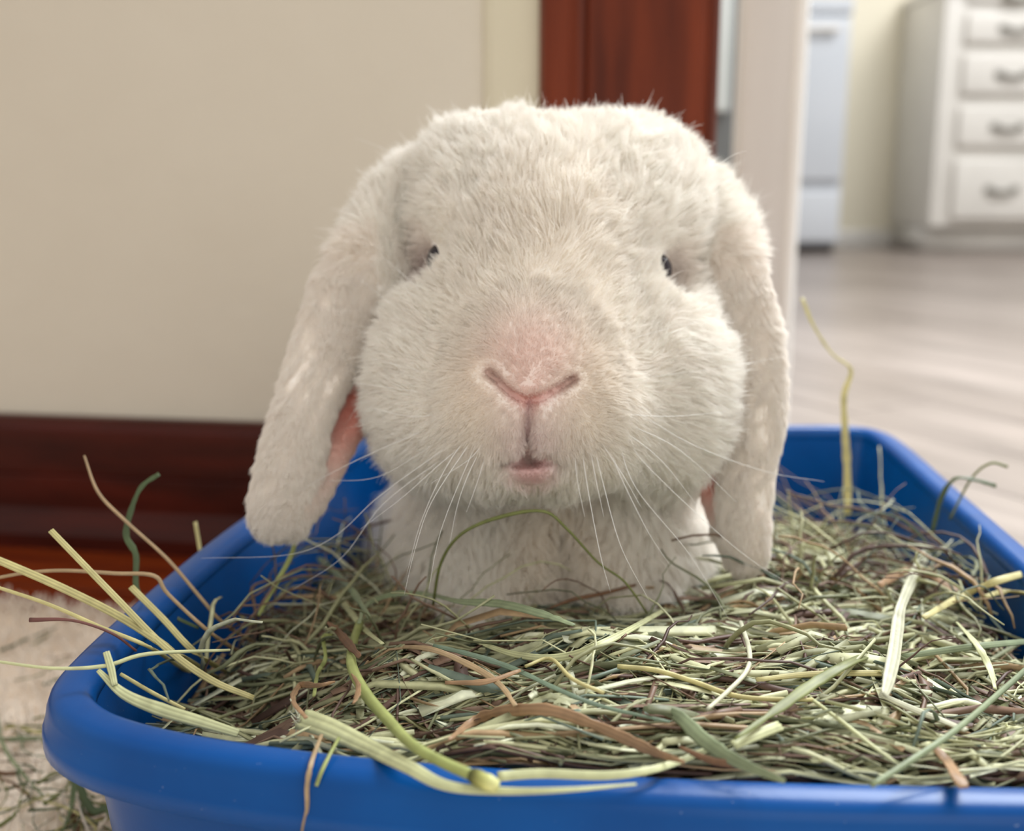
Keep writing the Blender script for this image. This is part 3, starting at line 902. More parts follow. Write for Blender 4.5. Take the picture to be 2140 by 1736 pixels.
def stem_geo(kind, path, wpx, col, dists):
    w = np.array([wp * d / F for wp, d in zip(np.interp(np.linspace(0, 1, len(path)), np.linspace(0, 1, len(wpx)), wpx), dists)])
    col = np.array(col)
    if kind == 'tube':
        pal = np.array([col * q for q in (.9, 1.0, 1.08, .95, 1.05)])
        return strand(path, w, w * .9, 12, col=pal, jit=.05, ribs=.10, lay=(0, -.6, .8))
    if kind == 'rib':
        return strand(path, w, w * .35, 16, col=col, ribs=.32, prof='ribbed', jit=.035, twist0=.2, lay=(0, -.75, .66))
    pal = np.array([col * q for q in (1.0, .86, 1.1, .92, 1.05)])
    return strand(path, w * (1 + .10 * rng.normal(size=len(w))), np.maximum(w * .22, .0004), 14, ribs=.20, twist0=rng.uniform(-.3, .3), twist=rng.normal(0, .7), col=pal, jit=.05, lay=(0, -.75, .66))


NAME = dict(hay_stem='hay_stalk', hay_blade='hay_strand', hay_leaf='dried_grass', hay_stub='hay_straw', hay_root='hay_straw', hay_twig='dry_twig', hay_husk='dried_husk')
for name, label, colr, kind, wpx, pts, place in STEMS:
    name = NAME[name]
    p3 = []
    for i, (u, v_) in enumerate(pts):
        if place[0] == 'lie':
            p3.append(onhay(u, v_, place[1]))
        else:
            p3.append(P(u, v_, place[1][i]))
    if place[0] == 'd' and 240 < pts[-1][0] < 480 and 'split' not in label and 'parallel' not in label and 'crossing' not in label:
        p3.append(onhay(pts[-1][0] + 75, pts[-1][1] + 48, .001)); p3.append(onhay(pts[-1][0] + 125, pts[-1][1] + 72, -.004))
    path = crom(np.array(p3), 6)
    dists = (path - CO) @ FW
    v, f, c = stem_geo(kind, path, wpx, ST[colr], dists)
    o = mesh_obj(name, v, f, M_stem, cols=c)
    tag(o, label, 'twig' if 'twig' in name else 'husk' if 'husk' in name else 'grass' if 'grass' in name else 'hay', GR)
    if 'to a dark node' in label:
        e = path[-1]; tdir = path[-1] - path[-3]; tdir /= np.linalg.norm(tdir)
        pn = np.array([e - tdir * .001, e, e + tdir * .0012, e + tdir * .0025, e + tdir * .004, e + tdir * .006])
        nv, nf, nc = strand(pn, [.0029, .0036, .0038, .0034, .0037, .0028], [.0029, .0036, .0038, .0034, .0037, .0028], 10, col=np.array([srgb(110, 118, 60), srgb(84, 84, 44), srgb(150, 150, 84), srgb(206, 208, 130), srgb(214, 214, 150)]), lay=(0, -.6, .8))
        me_o = mesh_obj('stem_node', nv, nf, M_stem, None, cols=nc)
        loc = me_o.location.copy(); me_o.parent = o; me_o.location = loc - o.location
        me_o['label'] = 'dark ringed stem node'
    if 'frayed cut end' in label:
        fb = Batch()
        e = path[0]; tdir = path[0] - path[3]; tdir /= np.linalg.norm(tdir)
        side = np.cross(tdir, UP); side /= np.linalg.norm(side)
        for _ in range(46):
            q0 = e + side * rng.uniform(-.0026, .0026) + UP * rng.uniform(-.001, .001) - tdir * .001
            dv = tdir * rng.uniform(.6, 1) + side * rng.normal(0, .5) + UP * rng.normal(0, .5)
            Lf = rng.uniform(.0015, .004)
            pth = np.array([q0, q0 + dv * Lf * .5, q0 + dv * Lf + rng.normal(0, .0005, 3)])
            nv, nf, nc = strand(pth, .0004, .0003, 4, col=ST['white'])
            fb.add(nv, nf, nc)
        fo = fb.build('frayed_end', M_stem, None)
        loc = fo.location.copy(); fo.parent = o; fo.location = loc - o.location

# ------------------------------------------------------------------ rug and spilled hay on it
RUGZ = 0.012
ru = G(0, 1252, RUGZ)[:2]; rv = G(240, 1275, RUGZ)[:2]
rd = (rv - ru) / np.linalg.norm(rv - ru); rn = np.array([rd[1], -rd[0]])
if rn[1] > 0: rn = -rn
a = ru - rd * .5; b = rv + rd * .62
nrx, nry = 90, 60
vs = []
for i in range(nrx):
    for j in range(nry):
        q = a + (b - a) * i / (nrx - 1) + rn * (.95 * j / (nry - 1))
        e = min(i, nrx - 1 - i, j, nry - 1 - j)
        z = RUGZ - .003 + rng.normal() * .0014 if e > 0 else 0.002
        vs.append((q[0], q[1], z))
fs = [(i * nry + j, i * nry + j + 1, (i + 1) * nry + j + 1, (i + 1) * nry + j) for i in range(nrx - 1) for j in range(nry - 1)]
rug = mesh_obj('rug', vs, fs, M_rug)
tag(rug, 'cream woolly rug under the left side of the tray', 'rug')


def hair_obj(name, pos, npts, radius, cols, mat, parent=None):
    """pos (n*npts,3) world; one curves object"""
    n = len(pos) // npts
    hc = bpy.data.hair_curves.new(name)
    hc.add_curves([npts] * n)
    off = np.array(parent.location) if parent is not None else np.zeros(3)
    hc.attributes['position'].data.foreach_set('vector', (pos - off).astype(np.float32).ravel())
    r = hc.attributes.get('radius') or hc.attributes.new('radius', 'FLOAT', 'POINT')
    r.data.foreach_set('value', radius.astype(np.float32).ravel())
    c = hc.attributes.new('col', 'FLOAT_COLOR', 'POINT')
    cc = np.ones((len(pos), 4), np.float32); cc[:, :3] = cols
    c.data.foreach_set('color', cc.ravel())
    hc.materials.append(mat)
    o = bpy.data.objects.new(name, hc)
    COL.objects.link(o)
    if parent is not None: o.parent = parent
    return o


nT = 26000
ii = rng.random(nT); jj = rng.random(nT) ** 1.3
q = (a - 0)[None, :] + (b - a)[None, :] * (.30 + .45 * ii)[:, None] + rn[None, :] * (.55 * jj - .004)[:, None]
base = np.column_stack([q, np.full(nT, RUGZ - .004)])
dirs = rng.normal(0, .55, (nT, 3)); dirs[:, 2] = 1; dirs /= np.linalg.norm(dirs, axis=1)[:, None]
curl = rng.normal(0, .0022, (nT, 3))
Lr = rng.uniform(.004, .008, nT)[:, None]
pos = np.stack([base, base + dirs * Lr * .5 + curl, base + dirs * Lr + curl * 1.6], 1).reshape(-1, 3)
rad = np.tile(np.array([.0005, .0005, .0003]), nT)
cc = np.repeat(np.array(srgb(246, 236, 224))[None] * rng.uniform(.8, 1.05, (nT, 1)), 3, 0)
pile = hair_obj('pile', pos, 3, rad, np.clip(cc, 0, 1), M_pile, rug)
pile['kind'] = 'stuff'

lb = Batch()
for _ in range(130):
    u, v_ = rng.uniform(-60, 330), rng.uniform(1500, 1900) if rng.random() < .8 else rng.uniform(1330, 1560)
    if u > 120 and v_ < 1500: continue
    g_ = G(u, v_, RUGZ + .003)
    L = rng.uniform(.015, .06); az = rng.uniform(-1.2, 1.2); n = 7; p_ = [g_]
    for i in range(n):
        p_.append(p_[-1] + np.array([math.cos(az), math.sin(az), rng.normal(0, .12)]) * L / n); az += rng.normal(0, .3)
    p_ = np.array(p_); p_[:, 2] = np.maximum(p_[:, 2], RUGZ + .001)
    w = rng.uniform(.0006, .0022)
    cl = [ST['olive'], ST['brown'], ST['straw'], ST['sage'], ST['moss']][rng.integers(5)]
    v, f, c = strand(p_, [w, w, w * .4], w * .4, 4, rng.uniform(-1, 1), rng.normal(0, 1), col=np.array(cl) * .9)
    lb.add(v, f, c)
o = lb.build('spilled_hay', M_hay)
tag(o, 'loose bits of hay spilled on the cream rug', 'hay', None, 'stuff')
for label, colr, w, pts in [
    ('dark green hay stem leaning on the rug below the left tray corner', 'moss', 14, [(166, 1625), (150, 1680), (128, 1745)]),
    ('thin green hay stem curving along the left edge of the rug', 'sage', 9, [(-8, 1490), (8, 1560), (50, 1620), (90, 1662)]),
    ('curled brown green leaf on the rug beside the leaning dark stem', 'moss', 16, [(160, 1668), (190, 1690), (222, 1690), (240, 1720)])]:
    p3 = [G(u, v_, RUGZ + .006) for u, v_ in pts]
    if 'leaning' in label: p3[0] = p3[0] + np.array([0, 0, .012])
    path = crom(np.array(p3), 6)
    dists = (path - CO) @ FW
    v, f, c = stem_geo('blade', path, [w, w, w * .6], ST[colr], dists)
    tag(mesh_obj('hay_stalk', v, f, M_stem, cols=c), label, 'hay', 'hay bits on the rug')

# ------------------------------------------------------------------ rabbit: one implicit surface
VX = 0.0014
lo = np.array([-.155, -.145, .285]); hi = np.array([.130, .132, .63])   # camera frame: x right, y up, depth


def cf(u, v_, d):               # pixel + depth -> camera frame
    return np.array([(u - W / 2) / F * d, -(v_ - Hh / 2) / F * d, d])


nn = np.ceil((hi - lo) / VX).astype(int)
ax = [lo[i] + np.arange(nn[i]) * VX for i in range(3)]
D = np.full(nn, .05, np.float32)


def region(c, r, pad):
    s = []
    for i in range(3):
        a_ = max(0, int((c[i] - r[i] - pad - lo[i]) / VX)); b_ = min(nn[i], int((c[i] + r[i] + pad - lo[i]) / VX) + 2)
        if b_ <= a_: return None
        s.append(slice(a_, b_))
    return tuple(s)


def smin(a_, b_, k):
    h = np.clip(.5 + .5 * (b_ - a_) / k, 0, 1)
    return b_ * (1 - h) + a_ * h - k * h * (1 - h)


def ell_d(c, r, R, s):
    x = (ax[0][s[0]] - c[0])[:, None, None]; y = (ax[1][s[1]] - c[1])[None, :, None]; z = (ax[2][s[2]] - c[2])[None, None, :]
    if R is None:
        qx, qy, qz = x / r[0], y / r[1], z / r[2]
        gx, gy, gz = qx / r[0], qy / r[1], qz / r[2]
    else:
        qx = (x * R[0, 0] + y * R[0, 1] + z * R[0, 2]) / r[0]
        qy = (x * R[1, 0] + y * R[1, 1] + z * R[1, 2]) / r[1]
        qz = (x * R[2, 0] + y * R[2, 1] + z * R[2, 2]) / r[2]
        gx, gy, gz = qx / r[0], qy / r[1], qz / r[2]
    k0 = np.sqrt(qx * qx + qy * qy + qz * qz); k1 = np.sqrt(gx * gx + gy * gy + gz * gz) + 1e-9
    return (k0 * (k0 - 1) / k1).astype(np.float32)


def add_ell(c, r, k=.010, R=None, sub=False):
    r = np.array(r, float)
    ext = r if R is None else np.full(3, r.max())
    s = region(c, ext, k + .012)
    if s is None: return
    d = ell_d(c, r, R, s)
    if sub:
        D[s] = -smin(-D[s], d, k)
    else:
        D[s] = smin(D[s], d, k)


# trunk, chest, forelegs
add_ell(cf(1165, 985, .525), (.066, .066, .075), .01)
add_ell(cf(1150, 1115, .462), (.0585, .060, .052), .02)
add_ell(cf(1150, 1200, .462), (.064, .045, .050), .02)
add_ell(cf(1010, 1240, .430), (.026, .050, .024), .012)
add_ell(cf(1325, 1240, .430), (.026, .050, .024), .012)
add_ell(cf(1010, 1330, .415), (.018, .018, .026), .012)
add_ell(cf(1325, 1330, .415), (.018, .018, .026), .012)
add_ell(cf(960, 1160, .55), (.042, .050, .055), .02)
add_ell(cf(1380, 1160, .55), (.042, .050, .055), .02)
# neck
add_ell(cf(1155, 880, .455), (.055, .050, .05), .02)
# head
add_ell(cf(1160, 500, .418), (.0515, .0435, .050), .02)
add_ell(cf(1015, 415, .420), (.0270, .0290, .030), .015)
add_ell(cf(1325, 420, .420), (.0270, .0290, .030), .015)
add_ell(cf(1148, 640, .402), (.0405, .0420, .042), .015)
add_ell(cf(1140, 600, .388), (.0312, .0440, .036), .012)
add_ell(cf(1118, 720, .368), (.0290, .0310, .032), .018)
add_ell(cf(1108, 770, .352), (.0165, .0190, .022), .010)     # nose bridge end
add_ell(cf(1010, 860, .363), (.0230, .0200, .024), .016)     # whisker pads
add_ell(cf(1205, 860, .363), (.0230, .0200, .024), .016)
add_ell(cf(930, 800, .398), (.0265, .0380, .036), .022)      # cheeks
add_ell(cf(1372, 810, .400), (.0265, .0380, .036), .022)
add_ell(cf(1105, 920, .372), (.0340, .0180, .024), .010)     # jaw
add_ell(cf(1110, 978, .3545), (.0075, .0050, .0070), .003)   # lower lip
# brows over the eyes
add_ell(cf(965, 490, .395), (.012, .014, .018), .010)
add_ell(cf(1325, 505, .395), (.012, .014, .018), .010)
# eye hollows on the sides of the head
add_ell(cf(868, 556, .386), (.0072, .0095, .015), .007, sub=True)
add_ell(cf(1420, 572, .385), (.0068, .0085, .014), .008, sub=True)


def side_edge(v_, d, u0, step):
    u = u0
    while 0 < u < W:
        q = np.floor((cf(u, v_, d) - lo) / VX).astype(int)
        if D[tuple(q)] > 0: return u
        u += step
    return u


eL = side_edge(543, .386, 1140, -1); eR = side_edge(564, .386, 1140, 1)
print('eye edges', eL, eR)
EYES = [(eL + 13, 543, .386), (eR - 17, 564, .386)]


def ear(nodes, k):
    pts = np.array([cf(n_[0], n_[1], n_[2]) for n_ in nodes])
    pr_ = np.array([[n_[3], n_[4], n_[5]] for n_ in nodes])
    full = crom(np.column_stack([pts, pr_]), 9)
    for i in range(len(full)):
        j = min(i, len(full) - 2)
        t_ = full[j + 1][:3] - full[j][:3]; t_ /= np.linalg.norm(t_)
        rot = full[i][5]                     # turn of the flat side about the ear axis
        wdir = np.array([math.cos(rot), 0, math.sin(rot)])
        wdir -= t_ * (wdir @ t_); wdir /= np.linalg.norm(wdir)
        n_ = np.cross(t_, wdir)
        R = np.stack([wdir, t_, n_])
        add_ell(full[i][:3], (full[i][3], max(.0075, full[i][3] * .75), full[i][4]), k, R)


# image-left ear: front flap and the rear flap that shows its pink inside
EARL = [(925, 395, .432, .0150, .0150, .5), (870, 445, .426, .0165, .0130, .5), (822, 505, .418, .0150, .0100, .45), (782, 568, .411, .0140, .0085, .4), (740, 630, .405, .0138, .0070, .38), (704, 695, .400, .0122, .0060, .35), (672, 760, .395, .0105, .0052, .3),
        (648, 820, .391, .0086, .0048, .25), (628, 890, .388, .0082, .0045, .2), (612, 960, .386, .0088, .0043, .15), (595, 1030, .385, .0093, .0040, .1), (586, 1078, .385, .0078, .0036, .1)]
EARLR = [(815, 640, .415, .010, .0040, -.5), (775, 710, .412, .0120, .0040, -.5), (742, 775, .408, .0120, .0038, -.45), (718, 850, .404, .0105, .0036, -.4), (690, 925, .399, .0085, .0036, -.3), (655, 1000, .393, .0070, .0034, -.2), (630, 1050, .389, .006, .0034, 0)]
EARR = [(1420, 420, .432, .0150, .0150, -.5), (1458, 480, .425, .0160, .0130, -.5), (1490, 550, .418, .0145, .0100, -.5), (1520, 625, .411, .0135, .0078, -.45), (1545, 700, .406, .0122, .0062, -.45), (1562, 790, .402, .0108, .0056, -.4),
        (1570, 870, .400, .0098, .0050, -.35), (1562, 950, .399, .0090, .0046, -.3), (1553, 1030, .398, .0082, .0043, -.25), (1552, 1100, .397, .0073, .0040, -.2), (1557, 1155, .397, .0062, .0036, -.2)]
EARRR = [(1482, 830, .412, .0100, .0040, .5), (1490, 910, .410, .0100, .0038, .5), (1500, 985, .407, .0085, .0036, .45), (1518, 1050, .404, .0066, .0034, .4), (1530, 1110, .401, .0055, .0034, .3)]
ear(EARL, .004); ear(EARLR, .003)
ear(EARR, .004); ear(EARRR, .003)


# grooves of nose, philtrum and mouth
def groove(pts, r0, r1, k=.0025):
    pts = np.array([cf(*q) for q in pts])
    full = crom(pts, 6)
    for i, q in enumerate(full):
        r = r0 + (r1 - r0) * i / (len(full) - 1)
        add_ell(q, (r, r, r * 1.5), k, sub=True)


def front(u, v_):
    """depth of the present surface along a pixel ray"""
    ds = np.arange(.30, .60, .0007)
    pts = np.array([cf(u, v_, d) for d in ds])
    ii_ = np.floor((pts - lo) / VX).astype(int)
    good = ((ii_ >= 0) & (ii_ < nn)).all(1)
    vals = np.where(good, D[tuple(np.clip(ii_, 0, nn - 1).T)], .05)
    w = np.nonzero(vals < 0)[0]
    return ds[w[0]] if len(w) else .36


def gpath(pp, inset):
    return [(u, v_, front(u, v_) + inset) for u, v_ in pp]


noseL = gpath([(1022, 778), (1045, 800), (1070, 822), (1105, 838)], .0002)
noseR = gpath([(1197, 792), (1170, 808), (1140, 826), (1105, 838)], .0002)
phil = gpath([(1106, 840), (1104, 870), (1103, 905), (1102, 940), (1103, 962)], .0002)
groove(noseL, .0014, .0010, .0015); groove(noseR, .0014, .0010, .0015); groove(phil, .0010, .0014)
groove(gpath([(1103, 958), (1075, 962), (1045, 968)], .0006), .0018, .0010)
groove(gpath([(1103, 958), (1135, 962), (1165, 966)], .0006), .0018, .0010)
groove(gpath([(1172, 1110), (1172, 1180), (1174, 1250)], .0005), .0020, .0040, .006)


def surface_nets(D):
    s = D < 0
    nx, ny, nz = D.shape
    # cells with sign change
    c = s[:-1, :-1, :-1].astype(np.int8)
    tot = np.zeros((nx - 1, ny - 1, nz - 1), np.int8)
    for a_ in (0, 1):
        for b_ in (0, 1):
            for e_ in (0, 1):
                tot += s[a_:nx - 1 + a_, b_:ny - 1 + b_, e_:nz - 1 + e_]
    act = (tot > 0) & (tot < 8)
    ci = np.argwhere(act)
    idm = -np.ones(act.shape, np.int32); idm[act] = np.arange(len(ci))
    acc = np.zeros((len(ci), 3)); cnt = np.zeros(len(ci))
    cor = [(a_, b_, e_) for a_ in (0, 1) for b_ in (0, 1) for e_ in (0, 1)]
    vals = {q: D[ci[:, 0] + q[0], ci[:, 1] + q[1], ci[:, 2] + q[2]] for q in cor}
    for q in cor:
        for axx in range(3):
            if q[axx] == 0:
                r = list(q); r[axx] = 1; r = tuple(r)
                va, vb = vals[q], vals[r]
                cr_ = (va < 0) != (vb < 0)
                t_ = np.where(cr_, va / (va - vb + 1e-20), 0)
                pt = np.tile(np.array(q, float), (len(ci), 1)); pt[:, axx] = t_
                acc[cr_] += pt[cr_]; cnt[cr_] += 1
    vert = ci + acc / np.maximum(cnt, 1)[:, None]
    quads = []
    for axx in range(3):
        sl0 = [slice(None)] * 3; sl1 = [slice(None)] * 3
        sl0[axx] = slice(0, -1); sl1[axx] = slice(1, None)
        e0, e1 = s[tuple(sl0)], s[tuple(sl1)]
        ch = np.argwhere(e0 != e1)
        o1, o2 = [(1, 2), (2, 0), (0, 1)][axx]
        g_ = (ch[:, o1] > 0) & (ch[:, o2] > 0) & (ch[:, o1] < D.shape[o1] - 1) & (ch[:, o2] < D.shape[o2] - 1)
        ch = ch[g_]
        sg = e0[tuple(ch.T)]
        q_ = []
        for d1, d2 in ((0, 0), (-1, 0), (-1, -1), (0, -1)):
            c_ = ch.copy(); c_[:, o1] += d1; c_[:, o2] += d2
            q_.append(idm[tuple(c_.T)])
        q_ = np.stack(q_, -1)
        q_[~sg] = q_[~sg][:, ::-1]
        quads.append(q_)
    quads = np.concatenate(quads)
    return vert, quads[(quads >= 0).all(1)]


vert, quads = surface_nets(D)
vc = lo + vert * VX                                  # camera frame
# one relaxing pass to remove voxel steps
for _ in range(2):
    acc = np.zeros_like(vc); cnt = np.zeros(len(vc))
    for i in range(4):
        np.add.at(acc, quads[:, i], vc[quads[:, (i + 1) % 4]]); np.add.at(cnt, quads[:, i], 1)
        np.add.at(acc, quads[:, i], vc[quads[:, (i - 1) % 4]]); np.add.at(cnt, quads[:, i], 1)
    vc = vc * .5 + .5 * acc / cnt[:, None]
MW = np.stack([RT, UP, FW])                          # camera frame -> world
vw = CO + vc @ MW
# pixel coordinates of every vertex in the portrait pose, used to place the coat's colouring on the face
pu = vc[:, 0] / vc[:, 2] * F + W / 2; pv_ = -vc[:, 1] / vc[:, 2] * F + Hh / 2; pd = vc[:, 2]


def poly_dist(x3, poly, dz=1.0):
    poly = np.array([cf(*q) for q in poly]) * [1, 1, dz]
    x3 = x3 * [1, 1, dz]
    best = np.full(len(x3), 9.0)
    for i in range(len(poly) - 1):
        a_, b_ = poly[i], poly[i + 1]
        t_ = np.clip(((x3 - a_) @ (b_ - a_)) / ((b_ - a_) @ (b_ - a_)), 0, 1)
        best = np.minimum(best, np.linalg.norm(x3 - a_ - t_[:, None] * (b_ - a_), axis=1))
    return best


WHITE = np.array([.945, .905, .855])
def coat(x3):
    """natural colouring plus painted shade, by place on the animal: (colour, fur length, ear-ness)"""
    n = len(x3)
    c = np.tile(WHITE, (n, 1))
    ln = np.full(n, .0085)
    lip = cf(1110, 978, .349); tip = cf(1106, 800, .336)
    dn = np.minimum(poly_dist(x3, noseL, .35), poly_dist(x3, noseR, .35))
    dp = poly_dist(x3, phil, .35)
    dt = np.linalg.norm((x3 - tip), axis=1)
    # nose leather; shade of slits, nostril openings and philtrum put into the colour
    w = np.exp(-(dn / .0014) ** 2)[:, None]; c = c * (1 - w * .95) + np.array([.42, .12, .11]) * w * .95
    for q in (cf(1030, 785, .345), cf(1188, 797, .345)):
        w = np.exp(-(np.linalg.norm((x3 - q) * [1, 1, .2], axis=1) / .0034) ** 2)[:, None] * np.exp(-(dn / .0017) ** 2)[:, None]
        c = c * (1 - w * .9) + np.array([.16, .03, .03]) * w * .9
    w = np.exp(-(np.linalg.norm((x3 - cf(1106, 822, .336)), axis=1) / .0045) ** 2)[:, None]; c = c * (1 - w * .9) + np.array([.80, .36, .32]) * w * .9
    w = np.exp(-(np.linalg.norm((x3 - cf(1106, 760, .338)), axis=1) / .013) ** 2)[:, None]; c = c * (1 - w * .7) + np.array([.80, .52, .47]) * w * .7
    w = np.exp(-(dp / .0012) ** 2)[:, None]; c = c * (1 - w * .9) + np.array([.34, .13, .16]) * w * .9
    w = np.exp(-(np.linalg.norm((x3 - cf(1110, 905, .343)), axis=1) / .011) ** 2)[:, None]; c = c * (1 - w * .45) + np.array([.70, .50, .52]) * w * .45
    w = np.exp(-(np.linalg.norm((x3 - lip), axis=1) / .0075) ** 4)[:, None]; c = c * (1 - w * .9) + np.array([.62, .36, .35]) * w * .9
    # cream stain and painted fur shadow beside the nostrils, cream tint down the face
    for q, r_, k_ in ((cf(1000, 825, .35), .010, .5), (cf(1225, 820, .35), .010, .45), (cf(1150, 560, .37), .030, .22), (cf(1170, 1150, .41), .020, .35)):
        w = np.exp(-(np.linalg.norm((x3 - q) * [1, .6, .5], axis=1) / r_) ** 2)[:, None] * k_
        c = c * (1 - w) + np.array([.80, .70, .55]) * w
    # eye rims
    for q, kk in ((cf(890, 555, .395), .75), (cf(1400, 570, .395), .3)):
        w = np.exp(-(np.linalg.norm((x3 - q) * [1, .8, .8], axis=1) / .007) ** 2)[:, None] * kk
        c = c * (1 - w) + np.array([.50, .36, .33]) * w
    # lengths
    ln = .0022 + .0058 * np.clip((dt - .012) / .045, 0, 1)
    ln = np.where(dn < .004, .0012, ln); ln = np.where(dp < .0018, .0012, ln)
    ln = np.where(np.linalg.norm(x3 - lip, axis=1) < .0075, .0006, ln)
    dey = np.minimum(np.linalg.norm(x3 - cf(*EYES[0]), axis=1), np.linalg.norm(x3 - cf(*EYES[1]), axis=1))
    ln = ln * np.clip((dey - .0066) / .013, .08, 1)
    # ears
    de = np.minimum(poly_dist(x3, [q[:3] for q in EARL]), poly_dist(x3, [q[:3] for q in EARR]))
    der = np.minimum(poly_dist(x3, [q[:3] for q in EARLR]), poly_dist(x3, [q[:3] for q in EARRR]))
    v_ = -x3[:, 1] / x3[:, 2] * F + Hh / 2
    uu = x3[:, 0] / x3[:, 2] * F + W / 2
    isear = ((de < .018) | (der < .013)) & ((uu < 815) | (uu > 1480) | (v_ > 930)) & (v_ > 480) & ((uu < 790) | (uu > 1465))
    inner_l = (der < .011) & (der < de * .9) & isear & (v_ < 1010)
    inner_r = (der < .010) & (der < de * .9) & isear & (v_ < 1090)
    e = isear * np.clip((v_ - 480) / 110, 0, 1)
    ln = ln * (1 - e) + .0046 * e
    c = np.where(isear[:, None], c * .8 + np.array([.86, .74, .66]) * .2, c)
    side_l = uu < 1100
    pk = np.where(side_l, np.exp(-((v_ - 800) / 150) ** 2), np.exp(-((v_ - 960) / 90) ** 2)) * np.where(inner_l | inner_r, 1, 0)
    c = c * (1 - pk[:, None] * .85) + np.array([.82, .22, .12]) * pk[:, None] * .85
    ln = np.where(inner_l | inner_r, .0028, ln)
    ln = np.where(v_ > 1040, np.where(isear, ln, .009), ln)
    return c, ln, e


cv, lv, ev = coat(vc)
rab_anchor = P(1160, 1300, .48)
rab = empty('rabbit', (float(rab_anchor[0]), float(rab_anchor[1]), .01), 'white lop eared rabbit with pink nose sitting in the blue tray of hay', 'rabbit')
body = mesh_obj('body', vw, [], M_skin, rab)
me = body.data
me.clear_geometry()
off = np.array(rab.location)
nq = len(quads)
me.vertices.add(len(vw)); me.vertices.foreach_set('co', (vw - off).ravel())
me.loops.add(nq * 4); me.loops.foreach_set('vertex_index', quads.ravel().astype(np.int32))
me.polygons.add(nq); me.polygons.foreach_set('loop_start', np.arange(0, nq * 4, 4, dtype=np.int32)); me.polygons.foreach_set('loop_total', np.full(nq, 4, dtype=np.int32))
me.polygons.foreach_set('use_smooth', np.ones(nq, bool))
ca = me.color_attributes.new('col', 'FLOAT_COLOR', 'POINT')
c4 = np.ones((len(vw), 4)); c4[:, :3] = cv; ca.data.foreach_set('color', c4.ravel())
me.update(); me.validate()
print('rabbit verts', len(vw), 'quads', nq)

# ---- fur
p0, p1, p2, p3_ = (vc[quads[:, i]] for i in range(4))
fn = np.cross(p2 - p0, p3_ - p1); fa = np.linalg.norm(fn, axis=1) / 2; fn /= (2 * fa[:, None] + 1e-15)
cen = (p0 + p1 + p2 + p3_) / 4
# orientation outward: gradient check by majority
gsgn = np.sign(np.sum(fn * (cen - np.array(cf(1150, 800, .45))), axis=1).sum())
fn = fn * gsgn
# vertex normals for smooth roots
vn = np.zeros_like(vc)
for i in range(4): np.add.at(vn, quads[:, i], fn * fa[:, None])
vn /= np.linalg.norm(vn, axis=1)[:, None] + 1e-15
view = cen / np.linalg.norm(cen, axis=1)[:, None]
facing = -(fn * view).sum(1)
_, fl_len, fe = coat(cen)
cen_v = -cen[:, 1] / cen[:, 2] * F + Hh / 2
dens = np.where(facing > -.25, 1.0, .16) * (1 + 1.8 * (fl_len < .005) + .6 * (fe > .3)) * np.where(cen_v > 1290, .15, 1) * np.where(cen[:, 2] > .47, .25, 1)
NH = 330000
pr_ = fa * dens; pr_ /= pr_.sum()
fi = rng.choice(len(quads), NH, p=pr_)
a_, b_ = rng.random((NH, 1)), rng.random((NH, 1))
root = p0[fi] * (1 - a_) * (1 - b_) + p1[fi] * a_ * (1 - b_) + p2[fi] * a_ * b_ + p3_[fi] * (1 - a_) * b_
nr_ = vn[quads[fi, 0]] * (1 - a_) * (1 - b_) + vn[quads[fi, 1]] * a_ * (1 - b_) + vn[quads[fi, 2]] * a_ * b_ + vn[quads[fi, 3]] * (1 - a_) * b_
nr_ /= np.linalg.norm(nr_, axis=1)[:, None]
dnn = np.minimum(poly_dist(root, noseL, .35), poly_dist(root, noseR, .35)); dpp = poly_dist(root, phil, .35)
ded = np.minimum(np.linalg.norm(root - cf(*EYES[0]), axis=1), np.linalg.norm(root - cf(*EYES[1]), axis=1))
kp = (dnn > .0008) & (dpp > .0008) & (ded > .0080)
root, nr_ = root[kp], nr_[kp]; NH = len(root)
hc_, hl, he = coat(root)
# combing direction
nose = cf(1106, 800, .330)
flow = root - nose
rv_ = -root[:, 1] / root[:, 2] * F + Hh / 2; ru_ = root[:, 0] / root[:, 2] * F + W / 2
headw = np.clip((1010 - rv_) / 60, 0, 1)[:, None]
flow = flow / (np.linalg.norm(flow, axis=1)[:, None] + 1e-9)
flow = flow * headw + np.array([0, -1.0, .1]) * (1 - headw)
# ears: comb along the hanging axis
el = np.where(ru_ < 1100, 1, -1)[:, None]
edir = np.concatenate([-.35 * (el > 0) + .06 * (el < 0), -np.ones_like(el, float), np.zeros_like(el, float)], 1)
flow = flow * (1 - he[:, None]) + edir * he[:, None]
flow -= nr_ * (flow * nr_).sum(1)[:, None]
flow /= np.linalg.norm(flow, axis=1)[:, None] + 1e-9


def vnoise(x, s, seed):
    r = np.random.default_rng(seed); o_ = np.zeros((len(x), 3))
    for k_ in range(5):
        w_ = r.normal(0, 1, (3, 3)) * s * (1 + .7 * k_); ph = r.uniform(0, 6.28, 3)
        o_ += np.sin(x @ w_ + ph) / (1 + .4 * k_)
    return o_ / 2


